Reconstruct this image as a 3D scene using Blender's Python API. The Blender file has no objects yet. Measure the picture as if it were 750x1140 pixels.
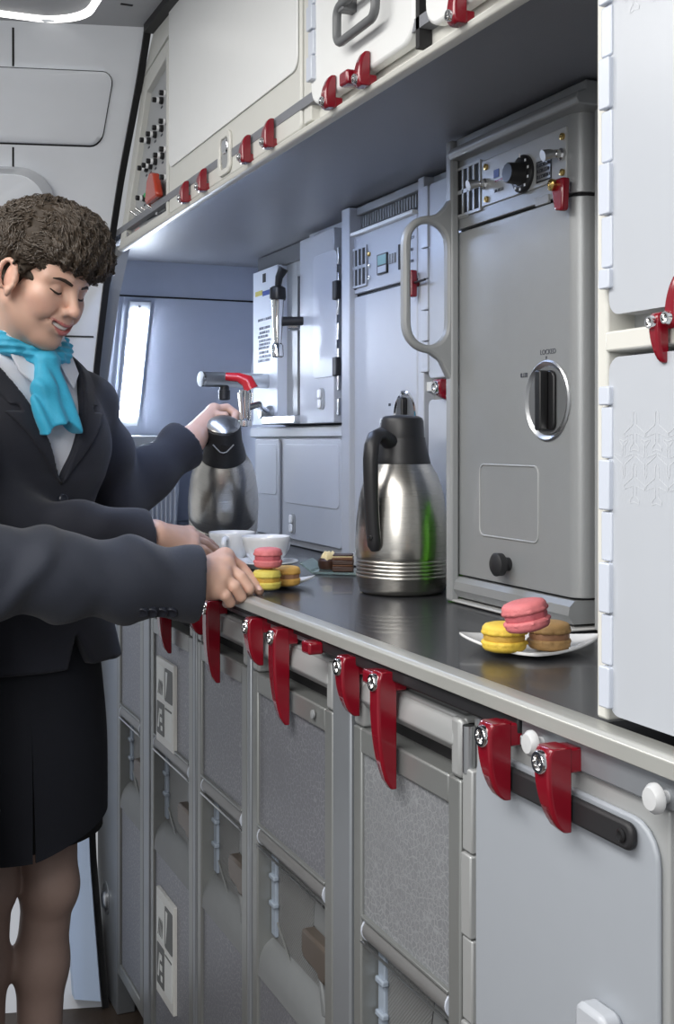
import bpy, bmesh, math, random
import numpy as np
from mathutils import Vector, Matrix
random.seed(7)
R = math.radians
COL = bpy.context.scene.collection

# ------------------------------------------------------------------ view
FPX = 1355.0                      # focal length in pixels for a 750 px wide frame
TH = math.atan(575.0/FPX)         # the lens is turned 23 degrees towards the galley
SN, CS = math.sin(TH), math.cos(TH)
EYE = 1.35
def ray(px, py):
    r = (px-375.0)/FPX; u = (490.0-py)/FPX
    return (SN + r*CS, CS - r*SN, u)
def at(px, py, Z):                # point at depth Z
    d = ray(px, py); return Vector((d[0]*Z, d[1]*Z, EYE + d[2]*Z))
def onX(px, py, X):
    d = ray(px, py); t = X/d[0]; return Vector((X, d[1]*t, EYE + d[2]*t))
def onZ(px, py, z):
    d = ray(px, py); t = (z-EYE)/d[2]; return Vector((d[0]*t, d[1]*t, z))
def YX(px, X): return onX(px, 490, X).y
RV = Vector((CS, -SN, 0)); DV = Vector((SN, CS, 0)); UV = Vector((0, 0, 1))

F = 0.635        # front plane of the galley
ZC = 1.097       # worktop height
ZS = 1.784       # lower lip of the overhead lockers

# ------------------------------------------------------------------ materials
MATS = {}
def mat(name, col, rough=.5, metal=0., bump=0., bscale=200., var=0., vscale=30., spec=.5, emit=None, estr=0., coat=0., sheen=0., sss=0., trans=0., ior=1.45, aniso=0.):
    m = bpy.data.materials.new(name); m.use_nodes = True
    nt = m.node_tree; b = nt.nodes['Principled BSDF']
    b.inputs['Base Color'].default_value = (*col, 1); b.inputs['Roughness'].default_value = rough
    b.inputs['Metallic'].default_value = metal; b.inputs['Specular IOR Level'].default_value = spec
    b.inputs['Coat Weight'].default_value = coat; b.inputs['Sheen Weight'].default_value = sheen
    b.inputs['Subsurface Weight'].default_value = sss
    b.inputs['Transmission Weight'].default_value = trans; b.inputs['IOR'].default_value = ior
    if aniso: b.inputs['Anisotropic'].default_value = aniso
    if sss: b.inputs['Subsurface Radius'].default_value = (.012, .005, .003)
    if emit:
        b.inputs['Emission Color'].default_value = (*emit, 1); b.inputs['Emission Strength'].default_value = estr
    tc = nt.nodes.new('ShaderNodeTexCoord')
    if var:
        n = nt.nodes.new('ShaderNodeTexNoise'); n.inputs['Scale'].default_value = vscale; n.inputs['Detail'].default_value = 4
        nt.links.new(tc.outputs['Object'], n.inputs['Vector'])
        mx = nt.nodes.new('ShaderNodeMix'); mx.data_type = 'RGBA'
        nt.links.new(n.outputs['Fac'], mx.inputs[0])
        mx.inputs[6].default_value = (*[c*(1-var) for c in col], 1); mx.inputs[7].default_value = (*[min(1, c*(1+var)) for c in col], 1)
        nt.links.new(mx.outputs[2], b.inputs['Base Color'])
    if bump:
        n = nt.nodes.new('ShaderNodeTexNoise'); n.inputs['Scale'].default_value = bscale; n.inputs['Detail'].default_value = 3
        nt.links.new(tc.outputs['Object'], n.inputs['Vector'])
        bp = nt.nodes.new('ShaderNodeBump'); bp.inputs['Strength'].default_value = bump; bp.inputs['Distance'].default_value = .002
        nt.links.new(n.outputs['Fac'], bp.inputs['Height']); nt.links.new(bp.outputs['Normal'], b.inputs['Normal'])
    MATS[name] = m
    return m
M = MATS
mat('lining', (.82, .85, .89), .42, var=.02)
mat('lining_grey', (.50, .52, .55), .45, var=.03)
mat('ceiling', (.46, .47, .49), .55, var=.03)
mat('ceiling_white', (.86, .86, .87), .45, emit=(1, .98, .95), estr=2.4)
mat('seal', (.012, .012, .013), .5)
mat('floor', (.055, .040, .030), .45, bump=.15, bscale=60, var=.25, vscale=14)
mat('locker_white', (.80, .81, .80), .33, var=.015)
mat('locker_grey', (.62, .62, .58), .4, var=.02)
mat('rail_beige', (.64, .635, .59), .38, var=.02)
mat('post_grey', (.30, .31, .315), .4, var=.03)
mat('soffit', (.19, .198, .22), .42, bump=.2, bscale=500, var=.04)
mat('endwall', (.36, .39, .47), .6, bump=.15, bscale=400, var=.04)
mat('unit_grey', (.42, .44, .48), .4, var=.02)
mat('unit_dark', (.10, .105, .115), .5)
mat('oven_grey', (.30, .31, .315), .36, metal=.25, bump=.12, bscale=700, var=.03)
mat('oven_light', (.42, .43, .43), .38, metal=.2, var=.02)
mat('plinth', (.48, .48, .47), .4)
mat('control_face', (.42, .43, .44), .42, metal=.15, var=.03)
mat('panel_white', (.45, .475, .515), .3, var=.015)
mat('panel_grey', (.33, .355, .39), .34, var=.02)
mat('edge_metal', (.44, .445, .42), .36, metal=.35, var=.03)
mat('ink_grey', (.22, .24, .30), .6)
mat('hinge_pale', (.56, .60, .68), .28)
mat('cart_frame', (.28, .29, .285), .36, metal=.5, var=.05)
mat('cart_body', (.25, .25, .25), .42, metal=.45, var=.05)
mat('cart_side', (.40, .41, .41), .4, metal=.3)
mat('cart_recess', (.19, .20, .205), .5, metal=.1, var=.05)
mat('divider', (.30, .32, .345), .36, metal=.5, var=.03)
mat('clear_clip', (.30, .35, .42), .2)
mat('bronze', (.15, .125, .105), .4, metal=.5)
mat('red', (.20, .004, .013), .2, coat=.4, var=.1, vscale=50)
mat('orange_red', (.42, .045, .02), .25, coat=.4)
mat('red_lever', (.55, .02, .03), .25, coat=.4)
mat('chrome', (.80, .80, .80), .10, metal=1)
mat('brass', (.55, .38, .13), .25, metal=1)
mat('satin_steel', (.60, .61, .62), .3, metal=1)
mat('black', (.012, .012, .013), .32)
mat('black_soft', (.018, .018, .02), .55)
mat('black_satin', (.02, .02, .022), .42)
mat('dark_gap', (.015, .015, .016), .7)
mat('grey_plastic', (.28, .29, .30), .42)
mat('handle_grey', (.13, .135, .14), .42)
mat('white_plastic', (.82, .83, .84), .3)
mat('lcd', (.20, .36, .34), .25)
mat('label_paper', (.62, .66, .74), .45)
mat('ink', (.06, .065, .08), .6)
mat('sticker_blue', (.03, .07, .30), .4)
mat('sticker_yellow', (.55, .48, .12), .4)
mat('sticker_pink', (.72, .45, .45), .5)
mat('placard', (.66, .66, .63), .35, var=.02)
mat('pict_dark', (.10, .105, .10), .5)
mat('pict_light', (.72, .74, .72), .5)
mat('led_green', (.05, .35, .12), .3)
mat('porcelain', (.88, .88, .87), .10, coat=.5)
mat('glass_green', (.70, .90, .84), .04, trans=.85, ior=1.5)
mat('choc', (.045, .018, .010), .38, bump=.3, bscale=300)
mat('choc_mid', (.14, .058, .022), .45, bump=.3, bscale=300)
mat('cream', (.80, .66, .36), .5, bump=.4, bscale=250)
mat('mac_pink', (.66, .19, .20), .6, bump=.35, bscale=500, var=.12, vscale=120)
mat('mac_yellow', (.78, .54, .07), .6, bump=.35, bscale=500, var=.10, vscale=120)
mat('mac_lime', (.68, .58, .12), .6, bump=.35, bscale=500, var=.10, vscale=120)
mat('mac_orange', (.72, .42, .10), .6, bump=.35, bscale=500, var=.12, vscale=120)
mat('mac_brown', (.40, .245, .10), .6, bump=.35, bscale=500, var=.12, vscale=120)
mat('mac_fill', (.34, .18, .10), .6, bump=.4, bscale=400)
mat('fill_pink', (.50, .11, .13), .6, bump=.4, bscale=400)
mat('fill_yellow', (.55, .33, .05), .6, bump=.4, bscale=400)
mat('suit', (.014, .0155, .025), .75, bump=.35, bscale=900, sheen=.12, var=.15, vscale=500)
mat('suit_navy', (.017, .021, .034), .75, bump=.35, bscale=900, sheen=.15, var=.15, vscale=500)
mat('skirt', (.0065, .008, .014), .8, bump=.3, bscale=900, var=.15, vscale=500)
mat('lining_black', (.003, .003, .004), .9)
mat('button', (.022, .025, .036), .3)
mat('shirt', (.72, .75, .82), .7, bump=.2, bscale=300)
mat('scarf', (.04, .43, .66), .6, bump=.3, bscale=260, sheen=.15, var=.1, vscale=60)
mat('hair', (.040, .029, .020), .62, spec=.3, var=.35, vscale=90)
mat('hair_strand', (.060, .043, .029), .38, spec=.7, var=.3, vscale=40)
mat('brow', (.035, .022, .016), .7)
mat('teeth', (.85, .83, .79), .25)
mat('stocking', (.29, .205, .175), .55, var=.06, vscale=60)
mat('reflector_green', (.10, .42, .01), .35)
mat('light_sheet', (.50, .62, .82), .45)

# skin reads its tint (lips, cheeks, nails) from a colour attribute
m = mat('skin', (.6, .36, .27), .45, bump=.08, bscale=500, sss=.12)
nt = m.node_tree; ca = nt.nodes.new('ShaderNodeVertexColor'); ca.layer_name = 'tint'
nt.links.new(ca.outputs['Color'], nt.nodes['Principled BSDF'].inputs['Base Color'])

# the worktop: dark laminate
mat('unit_light', (.47, .49, .535), .36)
m = mat('worktop', (.032, .033, .037), .27, bump=.06, bscale=900, var=.12, vscale=300, coat=.15)
# brushed thermos steel: fine horizontal brushing
m = mat('brushed', (.58, .56, .52), .27, metal=1)
nt = m.node_tree; b = nt.nodes['Principled BSDF']; tc = nt.nodes.new('ShaderNodeTexCoord'); mp = nt.nodes.new('ShaderNodeMapping')
mp.inputs['Scale'].default_value = (6, 6, 1600); n = nt.nodes.new('ShaderNodeTexNoise'); n.inputs['Scale'].default_value = 2
nt.links.new(tc.outputs['Object'], mp.inputs['Vector']); nt.links.new(mp.outputs['Vector'], n.inputs['Vector'])
mr = nt.nodes.new('ShaderNodeMapRange'); mr.inputs[3].default_value = .26; mr.inputs[4].default_value = .30
nt.links.new(n.outputs['Fac'], mr.inputs['Value']); nt.links.new(mr.outputs['Result'], b.inputs['Roughness'])
# cart door skins: brushed grey with a scattered fleck
def fleck(name, col, col2, scale, metal, rough):
    m = mat(name, col, rough, metal=metal); nt = m.node_tree; b = nt.nodes['Principled BSDF']
    tc = nt.nodes.new('ShaderNodeTexCoord'); v = nt.nodes.new('ShaderNodeTexVoronoi'); v.feature = 'DISTANCE_TO_EDGE'
    v.inputs['Scale'].default_value = scale
    nt.links.new(tc.outputs['Object'], v.inputs['Vector'])
    r = nt.nodes.new('ShaderNodeMapRange'); r.inputs[1].default_value = .02; r.inputs[2].default_value = .09; r.inputs[3].default_value = 1; r.inputs[4].default_value = 0
    nt.links.new(v.outputs['Distance'], r.inputs['Value'])
    n = nt.nodes.new('ShaderNodeTexNoise'); n.inputs['Scale'].default_value = 9; n.inputs['Detail'].default_value = 2
    nt.links.new(tc.outputs['Object'], n.inputs['Vector'])
    mu = nt.nodes.new('ShaderNodeMath'); mu.operation = 'MULTIPLY'; nt.links.new(r.outputs['Result'], mu.inputs[0]); nt.links.new(n.outputs['Fac'], mu.inputs[1])
    mx = nt.nodes.new('ShaderNodeMix'); mx.data_type = 'RGBA'; nt.links.new(mu.outputs[0], mx.inputs[0])
    mx.inputs[6].default_value = (*col, 1); mx.inputs[7].default_value = (*col2, 1)
    nt.links.new(mx.outputs[2], b.inputs['Base Color'])
fleck('cart_skin', (.195, .20, .225), (.36, .37, .40), 115, .35, .42)
fleck('cart_skin_light', (.255, .265, .28), (.46, .475, .50), 105, .3, .42)
mat('etched', (.56, .585, .62), .35)
mat('etched_cart', (.36, .37, .39), .4)
mat('knob_grey', (.55, .56, .57), .35)
# woven mesh bump for the recesses
m = mat('cart_mesh', (.20, .205, .205), .5, metal=.2); nt = m.node_tree; b = nt.nodes['Principled BSDF']
tc = nt.nodes.new('ShaderNodeTexCoord'); ck = nt.nodes.new('ShaderNodeTexVoronoi'); ck.inputs['Scale'].default_value = 260; ck.inputs['Randomness'].default_value = 0
mp = nt.nodes.new('ShaderNodeMapping'); mp.inputs['Rotation'].default_value = (R(45), 0, 0)
nt.links.new(tc.outputs['Object'], mp.inputs['Vector']); nt.links.new(mp.outputs['Vector'], ck.inputs['Vector'])
bp = nt.nodes.new('ShaderNodeBump'); bp.inputs['Strength'].default_value = .8; bp.inputs['Distance'].default_value = .003
nt.links.new(ck.outputs['Distance'], bp.inputs['Height']); nt.links.new(bp.outputs['Normal'], b.inputs['Normal'])

# ------------------------------------------------------------------ mesh building
def basis(d):
    d = Vector(d).normalized(); a = Vector((0, 0, 1)) if abs(d.z) < .9 else Vector((1, 0, 0))
    u = d.cross(a).normalized(); return u, d.cross(u).normalized(), d
class MB:
    def __init__(s): s.v = []; s.f = []; s.mi = []; s.cur = 0
    def add(s, vs, fs):
        o = len(s.v); s.v += [tuple(p) for p in vs]; s.f += [tuple(i+o for i in f) for f in fs]; s.mi += [s.cur]*len(fs); return s
    def box(s, x0, x1, y0, y1, z0, z1):
        vs = [(x, y, z) for x in (x0, x1) for y in (y0, y1) for z in (z0, z1)]
        return s.add(vs, [(0, 1, 3, 2), (4, 6, 7, 5), (0, 4, 5, 1), (2, 3, 7, 6), (0, 2, 6, 4), (1, 5, 7, 3)])
    def prism(s, pts, axis, a0, a1):
        n = len(pts)
        def P(p, a):
            return {'x': (a, p[0], p[1]), 'y': (p[0], a, p[1]), 'z': (p[0], p[1], a)}[axis]
        vs = [P(p, a0) for p in pts]+[P(p, a1) for p in pts]
        fs = [tuple(range(n)), tuple(range(2*n-1, n-1, -1))]+[(i, (i+1) % n, n+(i+1) % n, n+i) for i in range(n)]
        return s.add(vs, fs)
    def ringprism(s, outer, inner, axis, a0, a1):       # frame: same count outer/inner
        n = len(outer)
        def P(p, a):
            return {'x': (a, p[0], p[1]), 'y': (p[0], a, p[1]), 'z': (p[0], p[1], a)}[axis]
        vs = [P(p, a) for a in (a0, a1) for q in (outer, inner) for p in q]
        fs = []
        for i in range(n):
            j = (i+1) % n
            fs += [(i, j, n+j, n+i), (2*n+i, 3*n+i, 3*n+j, 2*n+j), (i, 2*n+i, 2*n+j, j), (n+i, n+j, 3*n+j, 3*n+i)]
        return s.add(vs, fs)
    def loft(s, rings, cap=True, close=False):
        n = len(rings[0]); vs = [p for r in rings for p in r]; fs = []
        m = len(rings)
        for k in range(m if close else m-1):
            k2 = (k+1) % m
            for i in range(n):
                j = (i+1) % n; fs.append((k*n+i, k*n+j, k2*n+j, k2*n+i))
        if cap and not close: fs += [tuple(range(n-1, -1, -1)), tuple((m-1)*n+i for i in range(n))]
        return s.add(vs, fs)
    def tube(s, path, r, n=10, closed=False, cap=True, flat=1., up=None):
        path = [Vector(p) for p in path]; m = len(path); rings = []
        rr = r if isinstance(r, (list, tuple)) else [r]*m
        pu = None
        for i, p in enumerate(path):
            a = path[(i-1) % m] if (closed or i) else path[0]; b = path[(i+1) % m] if (closed or i < m-1) else path[-1]
            d = (b-a).normalized()
            if up is not None:
                u = Vector(up); u = (u-d*u.dot(d)).normalized()
            elif pu is None: u = basis(d)[0]
            else: u = (pu-d*pu.dot(d)).normalized()
            pu = u; w = d.cross(u)
            rings.append([p+u*(rr[i]*flat*math.cos(2*math.pi*k/n))+w*(rr[i]*math.sin(2*math.pi*k/n)) for k in range(n)])
        return s.loft(rings, cap, closed)
    def lathe(s, prof, o, axis=(0, 0, 1), n=40, wob=None):
        o = Vector(o); u, w, d = basis(axis); rings = []
        for (r, h) in prof:
            rings.append([o+d*h+(u*math.cos(2*math.pi*k/n)+w*math.sin(2*math.pi*k/n))*(max(r, 1e-5)*(1+(wob(2*math.pi*k/n, h) if wob else 0))) for k in range(n)])
        return s.loft(rings)
    def cyl(s, a, b, r, n=20, r2=None):
        a, b = Vector(a), Vector(b); return s.tube([a, b], [r, r if r2 is None else r2], n)
    def ball(s, c, r, n=16, m=10):
        c = Vector(c); rx, ry, rz = r if isinstance(r, (tuple, list)) else (r, r, r); rings = []
        for i in range(m+1):
            a = math.pi*i/m; q = max(math.sin(a), 1e-4)
            rings.append([(c.x+rx*q*math.cos(2*math.pi*k/n), c.y+ry*q*math.sin(2*math.pi*k/n), c.z-rz*math.cos(a)) for k in range(n)])
        return s.loft(rings)
    def build(s, name, m, parent=None, bevel=0., ang=38, smooth=True, kind=None, label=None):
        me = bpy.data.meshes.new(name)
        off = Vector((0, 0, 0)); p = parent
        while p is not None: off += p.location; p = p.parent
        me.from_pydata([(x-off.x, y-off.y, z-off.z) for x, y, z in s.v], [], s.f)
        mats = m if isinstance(m, (list, tuple)) else [m]
        for q in mats: me.materials.append(MATS[q])
        if len(mats) > 1: me.polygons.foreach_set('material_index', s.mi)
        bm = bmesh.new(); bm.from_mesh(me); bmesh.ops.recalc_face_normals(bm, faces=bm.faces)
        if smooth:
            lim = R(ang)
            for f in bm.faces: f.smooth = True
            for e in bm.edges:
                e.smooth = not (len(e.link_faces) == 2 and e.calc_face_angle(0) > lim)
        bm.to_mesh(me); bm.free()
        o = bpy.data.objects.new(name, me); COL.objects.link(o); o.parent = parent
        if bevel:
            bv = o.modifiers.new('bevel', 'BEVEL'); bv.width = bevel; bv.segments = 2; bv.limit_method = 'ANGLE'; bv.angle_limit = R(40)
            bv.harden_normals = False
        if kind: o['kind'] = kind
        if label: o['label'] = label
        return o
def thing(name, label, cat, loc=(0, 0, 0), group=None):
    o = bpy.data.objects.new(name, None); COL.objects.link(o); o.location = loc; o.empty_display_size = .05
    o['label'] = label; o['category'] = cat
    if group: o['group'] = group
    return o
def tag(o, label, cat, group=None):
    o['label'] = label; o['category'] = cat
    if group: o['group'] = group
    return o
def dup(o, parent=None):
    c = o.copy(); COL.objects.link(c); c.parent = parent
    for ch in list(o.children): dup(ch, c)
    return c
def rrect(a0, a1, b0, b1, r, n=5, corners=(1, 1, 1, 1)):
    pts = []
    for (ca, cb, st, on) in ((a1-r, b1-r, 0, corners[0]), (a0+r, b1-r, 90, corners[1]), (a0+r, b0+r, 180, corners[2]), (a1-r, b0+r, 270, corners[3])):
        if on:
            for k in range(n+1):
                t = R(st+90*k/n); pts.append((ca+r*math.cos(t), cb+r*math.sin(t)))
        else:
            q = {0: (a1, b1), 90: (a0, b1), 180: (a0, b0), 270: (a1, b0)}[st]
            pts += [q]*1
    return pts
def panel(name, m, parent, X, y0, y1, z0, z1, t=.006, r=.012, bevel=.0015, corners=(1, 1, 1, 1)):
    y0, y1 = min(y0, y1), max(y0, y1)
    return MB().prism(rrect(y0, y1, z0, z1, min(r, (y1-y0)*.45, (z1-z0)*.45), corners=corners), 'x', X-t, X).build(name, m, parent, bevel=bevel)
def frame(name, m, parent, X, y0, y1, z0, z1, w, t=.004, r=.012, bevel=.001):
    y0, y1 = min(y0, y1), max(y0, y1)
    return MB().ringprism(rrect(y0, y1, z0, z1, r), rrect(y0+w, y1-w, z0+w, z1-w, max(r-w, .002)), 'x', X-t, X).build(name, m, parent, bevel=bevel)
def box(name, m, parent, x0, x1, y0, y1, z0, z1, bevel=.0015, **k):
    return MB().box(min(x0, x1), max(x0, x1), min(y0, y1), max(y0, y1), min(z0, z1), max(z0, z1)).build(name, m, parent, bevel=bevel, **k)
# ------------------------------------------------------------------ the room
def lin_y(z):                      # fuselage profile of the far side wall (Y against height)
    zs = [-.05, 0, .33, .9, 1.2, 1.52, 1.81, 1.94, 2.11, 2.21, 2.26]
    ys = [2.88, 2.885, 3.03, 3.08, 3.07, 2.99, 2.82, 2.72, 2.548, 2.470, 2.44]
    for i in range(len(zs)-1):
        if zs[i] <= z <= zs[i+1]:
            return ys[i]+(ys[i+1]-ys[i])*(z-zs[i])/(zs[i+1]-zs[i])
    return ys[-1] if z > zs[-1] else ys[0]
def LY(x, z): return (lin_y(z-.03)+2*lin_y(z)+lin_y(z+.03))/4-.26*(x-.62)
def onL(px, py):
    d = ray(px, py); t = 1.8
    while t < 4.5:
        if d[1]*t > LY(d[0]*t, EYE+d[2]*t): break
        t += .002
    return Vector((d[0]*t, d[1]*t, EYE+d[2]*t))
def lining_patch(mb, pts, off0, off1, nx=14, nz=14):
    # rounded outline given in (x, z); a closed slab following the curved lining
    xs = [p[0] for p in pts]; n = len(pts); cx = sum(xs)/n; cz = sum(p[1] for p in pts)/n
    K = 6; rings = []
    def P(p, s, o):
        x = cx+(p[0]-cx)*s; z = cz+(p[1]-cz)*s; return (x, LY(x, z)-o, z)
    rings.append([P(p, 1, off0) for p in pts]); rings.append([P(p, 1, off1*.7) for p in pts]); rings.append([P(p, .985, off1) for p in pts])
    for k in range(1, K): rings.append([P(p, .985*(1-k/K), off1) for p in pts])
    vs = [p for r in rings for p in r]; fs = []
    for k in range(len(rings)-1):
        for i in range(n):
            j = (i+1) % n; fs.append((k*n+i, k*n+j, (k+1)*n+j, (k+1)*n+i))
    vs.append(P((cx, cz), 0, off1)); c = len(vs)-1; k = len(rings)-1
    fs += [(k*n+i, k*n+(i+1) % n, c) for i in range(n)]
    mb.add(vs, fs)
    return mb
mb = MB()
for k in range(1):
    zs = [-.0+2.24*i/60 for i in range(61)]; xs = [-1.7+2.32*i/12 for i in range(13)]
    front = [[(x, LY(x, z), z) for z in zs] for x in xs]; n = len(zs)
    vs = [p for r in front for p in r]; fs = [(i*n+j, (i+1)*n+j, (i+1)*n+j+1, i*n+j+1) for i in range(12) for j in range(n-1)]
    o = len(vs); vs += [(p[0], p[1]+.05, p[2]) for r in front for p in r]
    fs += [tuple(q+o for q in f[::-1]) for f in fs]
    edge = [j for j in range(n)]
    for i in (0, 12): fs += [(i*n+j, i*n+j+1, o+i*n+j+1, o+i*n+j) for j in range(n-1)]
    mb.add(vs, fs)
wall_back = mb.build('wall_back', 'lining', kind='structure')
# upper hatch panel, window surround and panel joints of the lining
a = onL(125, 82); b = onL(122, 163)
MBp = MB(); lining_patch(MBp, rrect(-1.1, a.x, b.z, a.z, .022), -.004, .012)
MBp.build('hatch_panel', 'lining', wall_back, ang=60)
MBs = MB(); e = onL(122, 120)
o_ = rrect(-1.1-.003, a.x+.003, b.z-.003, a.z+.003, .024)
lining_patch(MBs, o_, -.004, .0015); MBs.build('hatch_gap', 'dark_gap', wall_back)
a2 = onL(66, 190); zt = a2.z
MBw = MB(); lining_patch(MBw, rrect(-.9, a2.x, 1.15, zt, .09, n=8), -.004, .035, 14, 14); MBw.build('window_surround', 'lining_grey', wall_back, ang=60)
a3 = onL(56, 197)
MBw = MB(); lining_patch(MBw, rrect(-.86, a3.x, 1.19, a3.z-.0, .075, n=8), .03, .040); MBw.build('window_blind', 'lining', wall_back, ang=60)
def joint(p0, p1, w=.004):
    A, B = onL(*p0), onL(*p1); mb = MB(); N = 8
    rings = []
    for i in range(N+1):
        q = A.lerp(B, i/N); y = LY(q.x, q.z)
        if abs(A.x-B.x) > abs(A.z-B.z): sec = [(q.x, y+.003, q.z-w/2), (q.x, y-.0015, q.z-w/2), (q.x, y-.0015, q.z+w/2), (q.x, y+.003, q.z+w/2)]
        else: sec = [(q.x-w/2, y+.003, q.z), (q.x-w/2, y-.0015, q.z), (q.x+w/2, y-.0015, q.z), (q.x+w/2, y+.003, q.z)]
        rings.append(sec)
    mb.loft(rings).build('panel_joint', 'dark_gap', wall_back)
joint((14.5, 31), (14.5, 74)); joint((14.5, 164), (14.5, 186)); joint((-60, 371), (104, 375))
# door-post fairing that stands at the foot of the wall, with its bevelled corner
p0, p1, p2 = onL(77, 1127), onL(93, 1127), onL(115, 1127)
fair = MB(); rings = []
for i in range(13):
    z = .03+1.15*i/12; s = 1-.0*i
    x0 = onL(82, 1000).x-.02; x1 = x0+.055; x2 = .60
    y = LY(x2, z)
    rings.append([(x0, LY(x0, z)+.03, z), (x0, LY(x0, z)-.03, z), (x1, LY(x1, z)-.05, z), (x2, LY(x2, z)-.035, z), (x2, LY(x2, z)+.03, z)])
fair.loft(rings).build('trim_1', 'light_sheet', kind='structure')
# black rubber seal between lining and galley
rings = []
for i in range(50):
    z = .0+2.2*i/49; y = LY(.62, z)
    rings.append([(.617, y-.010, z), (.631, y-.010, z), (.631, y+.06, z), (.617, y+.06, z)])
MB().loft(rings).build('trim_2', 'seal', kind='structure', ang=60)
MB().box(.612, .634, .3, 2.46, 2.188, 2.26).build('trim_10', 'seal', kind='structure')
MB().box(-1.7, .634, -2.2, 3.4, -.06, 0).build('floor', 'floor', kind='structure')
MB().box(.6341, 1.3, -.0, 3.6, -.06, 0).build('floor', 'floor', kind='structure')
# ceiling with a pale recessed light bay
zc = 2.205
bx1 = onZ(108, 8, zc).x; by1 = onZ(40, 24, zc).y
ceil = MB()
o_ = [(.615, -2.2), (.615, 2.9), (-1.7, 2.9), (-1.7, -2.2)]
def quad_rr(x0, x1, y0, y1, r): return rrect(x0, x1, y0, y1, r, n=8)
inn = quad_rr(-1.25, bx1, -1.9, by1, .10)
# outer loop matched point by point onto the rectangle border
out = []
cxm, cym = (-1.25+bx1)/2, (-1.9+by1)/2
for (x, y) in inn:
    dx, dy = x-cxm, y-cym
    k = len(out) % 9; hx = .615 if dx > 0 else -1.7; hy = 2.9 if dy > 0 else -2.2
    cq = len(out)//9; first_x = cq in (0, 2)            # each corner arc starts on the x side or the y side
    E0 = (hx, y) if first_x else (x, hy); E1 = (x, hy) if first_x else (hx, y)
    if k == 0: E0 = (hx, y) if first_x else (x, hy)
    if k < 4: q = (E0[0]+(hx-E0[0])*k/4, E0[1]+(hy-E0[1])*k/4)
    else: q = (hx+(E1[0]-hx)*(k-4)/4, hy+(E1[1]-hy)*(k-4)/4)
    out.append(q)
ceil.ringprism(out, inn, 'z', zc, zc+.05)
ceiling = ceil.build('ceiling', 'ceiling', kind='structure')
cov = MB(); K = 8; rings = []
for k in range(K+1):
    a = math.pi/2*k/K; off = .012*(1-math.cos(a)); h = .009*math.sin(a)
    rings.append([(cxm+(x-cxm)*(1-off/abs((bx1+1.25)/2)), cym+(y-cym)*(1-off/abs((by1+1.9)/2)), zc+h) for x, y in inn])
cov.loft(rings, cap=False); cov.build('light_cove', 'ceiling_white', ceiling, ang=80)
MB().box(-1.3, bx1+.05, -2.0, by1+.05, zc+.009, zc+.05).build('recess_panel', 'ceiling', ceiling)
box('ceiling_slot', 'dark_gap', ceiling, onZ(141, 5, zc).x-.012, onZ(141, 5, zc).x+.012, onZ(141, 5, zc).y-.004, onZ(141, 5, zc).y+.004, zc-.001, zc+.002, bevel=0)

# end wall of the galley: leans in with the fuselage
def EYw(z): return 3.357-.436*(z-1.35)
def onE(px, py):
    d = ray(px, py); t = (3.357+.436*0)/(d[1]+.436*d[2]); return Vector((d[0]*t, d[1]*t, EYE+d[2]*t))
prof = [(EYw(z), z) for z in (ZC-.02, 1.2, 1.4, 1.6, 1.845)]
wl = MB().prism(prof+[(y+.04, z) for y, z in prof[::-1]], 'x', F+.02, 1.16).build('wall_left', 'endwall', kind='structure')
zj = onE(200, 332).z
MB().prism([(EYw(zj-.002)-.0012, zj-.002), (EYw(zj+.002)-.0012, zj+.002), (EYw(zj+.002)+.002, zj+.002), (EYw(zj-.002)+.002, zj-.002)], 'x', onE(131, 332).x, 1.14).build('panel_joint', 'dark_gap', wl)
MB().prism([(EYw(z)-.006, z) for z in (1.115, 1.5, zj-.003)]+[(EYw(z)+.002, z) for z in (zj-.003, 1.5, 1.115)], 'x', onE(130, 400).x, 1.14).build('wall_panel', 'endwall', wl, bevel=.001)
# side frame between the end wall and the aisle
pf = [(EYw(z)-.0, z) for z in (ZC-.0, 1.3, 1.5, 1.7, 1.82)]; pa = [(2.79, 1.80), (2.90, 1.70), (3.03, 1.5), (3.13, 1.3), (3.16, ZC)]
MB().prism(pf+pa, 'x', F, F+.028).build('trim_3', 'post_grey', kind='structure')
MB().box(1.12, 1.16, .8, 3.5, ZC-.02, 1.9).build('wall_right', 'endwall', kind='structure')

# striplight on the end wall
A0, A1 = onE(131, 468), onE(142, 345)
lx0, lx1 = onE(132.5, 466).x, onE(150.5, 466).x
z0, z1 = onE(140, 466).z, onE(150, 348).z
t = thing('strip_light', 'glowing white vertical strip light on the leaning blue-grey end wall', 'light', (lx0, EYw(z0), z0))
def slab(x0, x1, z0, z1, o0, o1):
    return MB().prism([(EYw(z0)-o0, z0), (EYw(z0)-o1, z0), (EYw(z1)-o1, z1), (EYw(z1)-o0, z1)], 'x', x0, x1)
slab(lx0-.006, lx1+.008, z0-.022, z1+.028, .004, .014).build('housing', 'unit_grey', t, bevel=.002)
mat('tube_glow', (.9, .9, .9), .4, emit=(.76, .85, 1.0), estr=65)
slab(lx0, lx1, z0, z1, .013, .021).build('diffuser', 'tube_glow', t, bevel=.003)
for z in (z0-.011, z1+.014):
    c = Vector(((lx0+lx1)/2, EYw(z)-.015, z)); MB().cyl(c, c+Vector((0, .006, 0)), .0035, 10).build('screw', 'grey_plastic', t)

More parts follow.
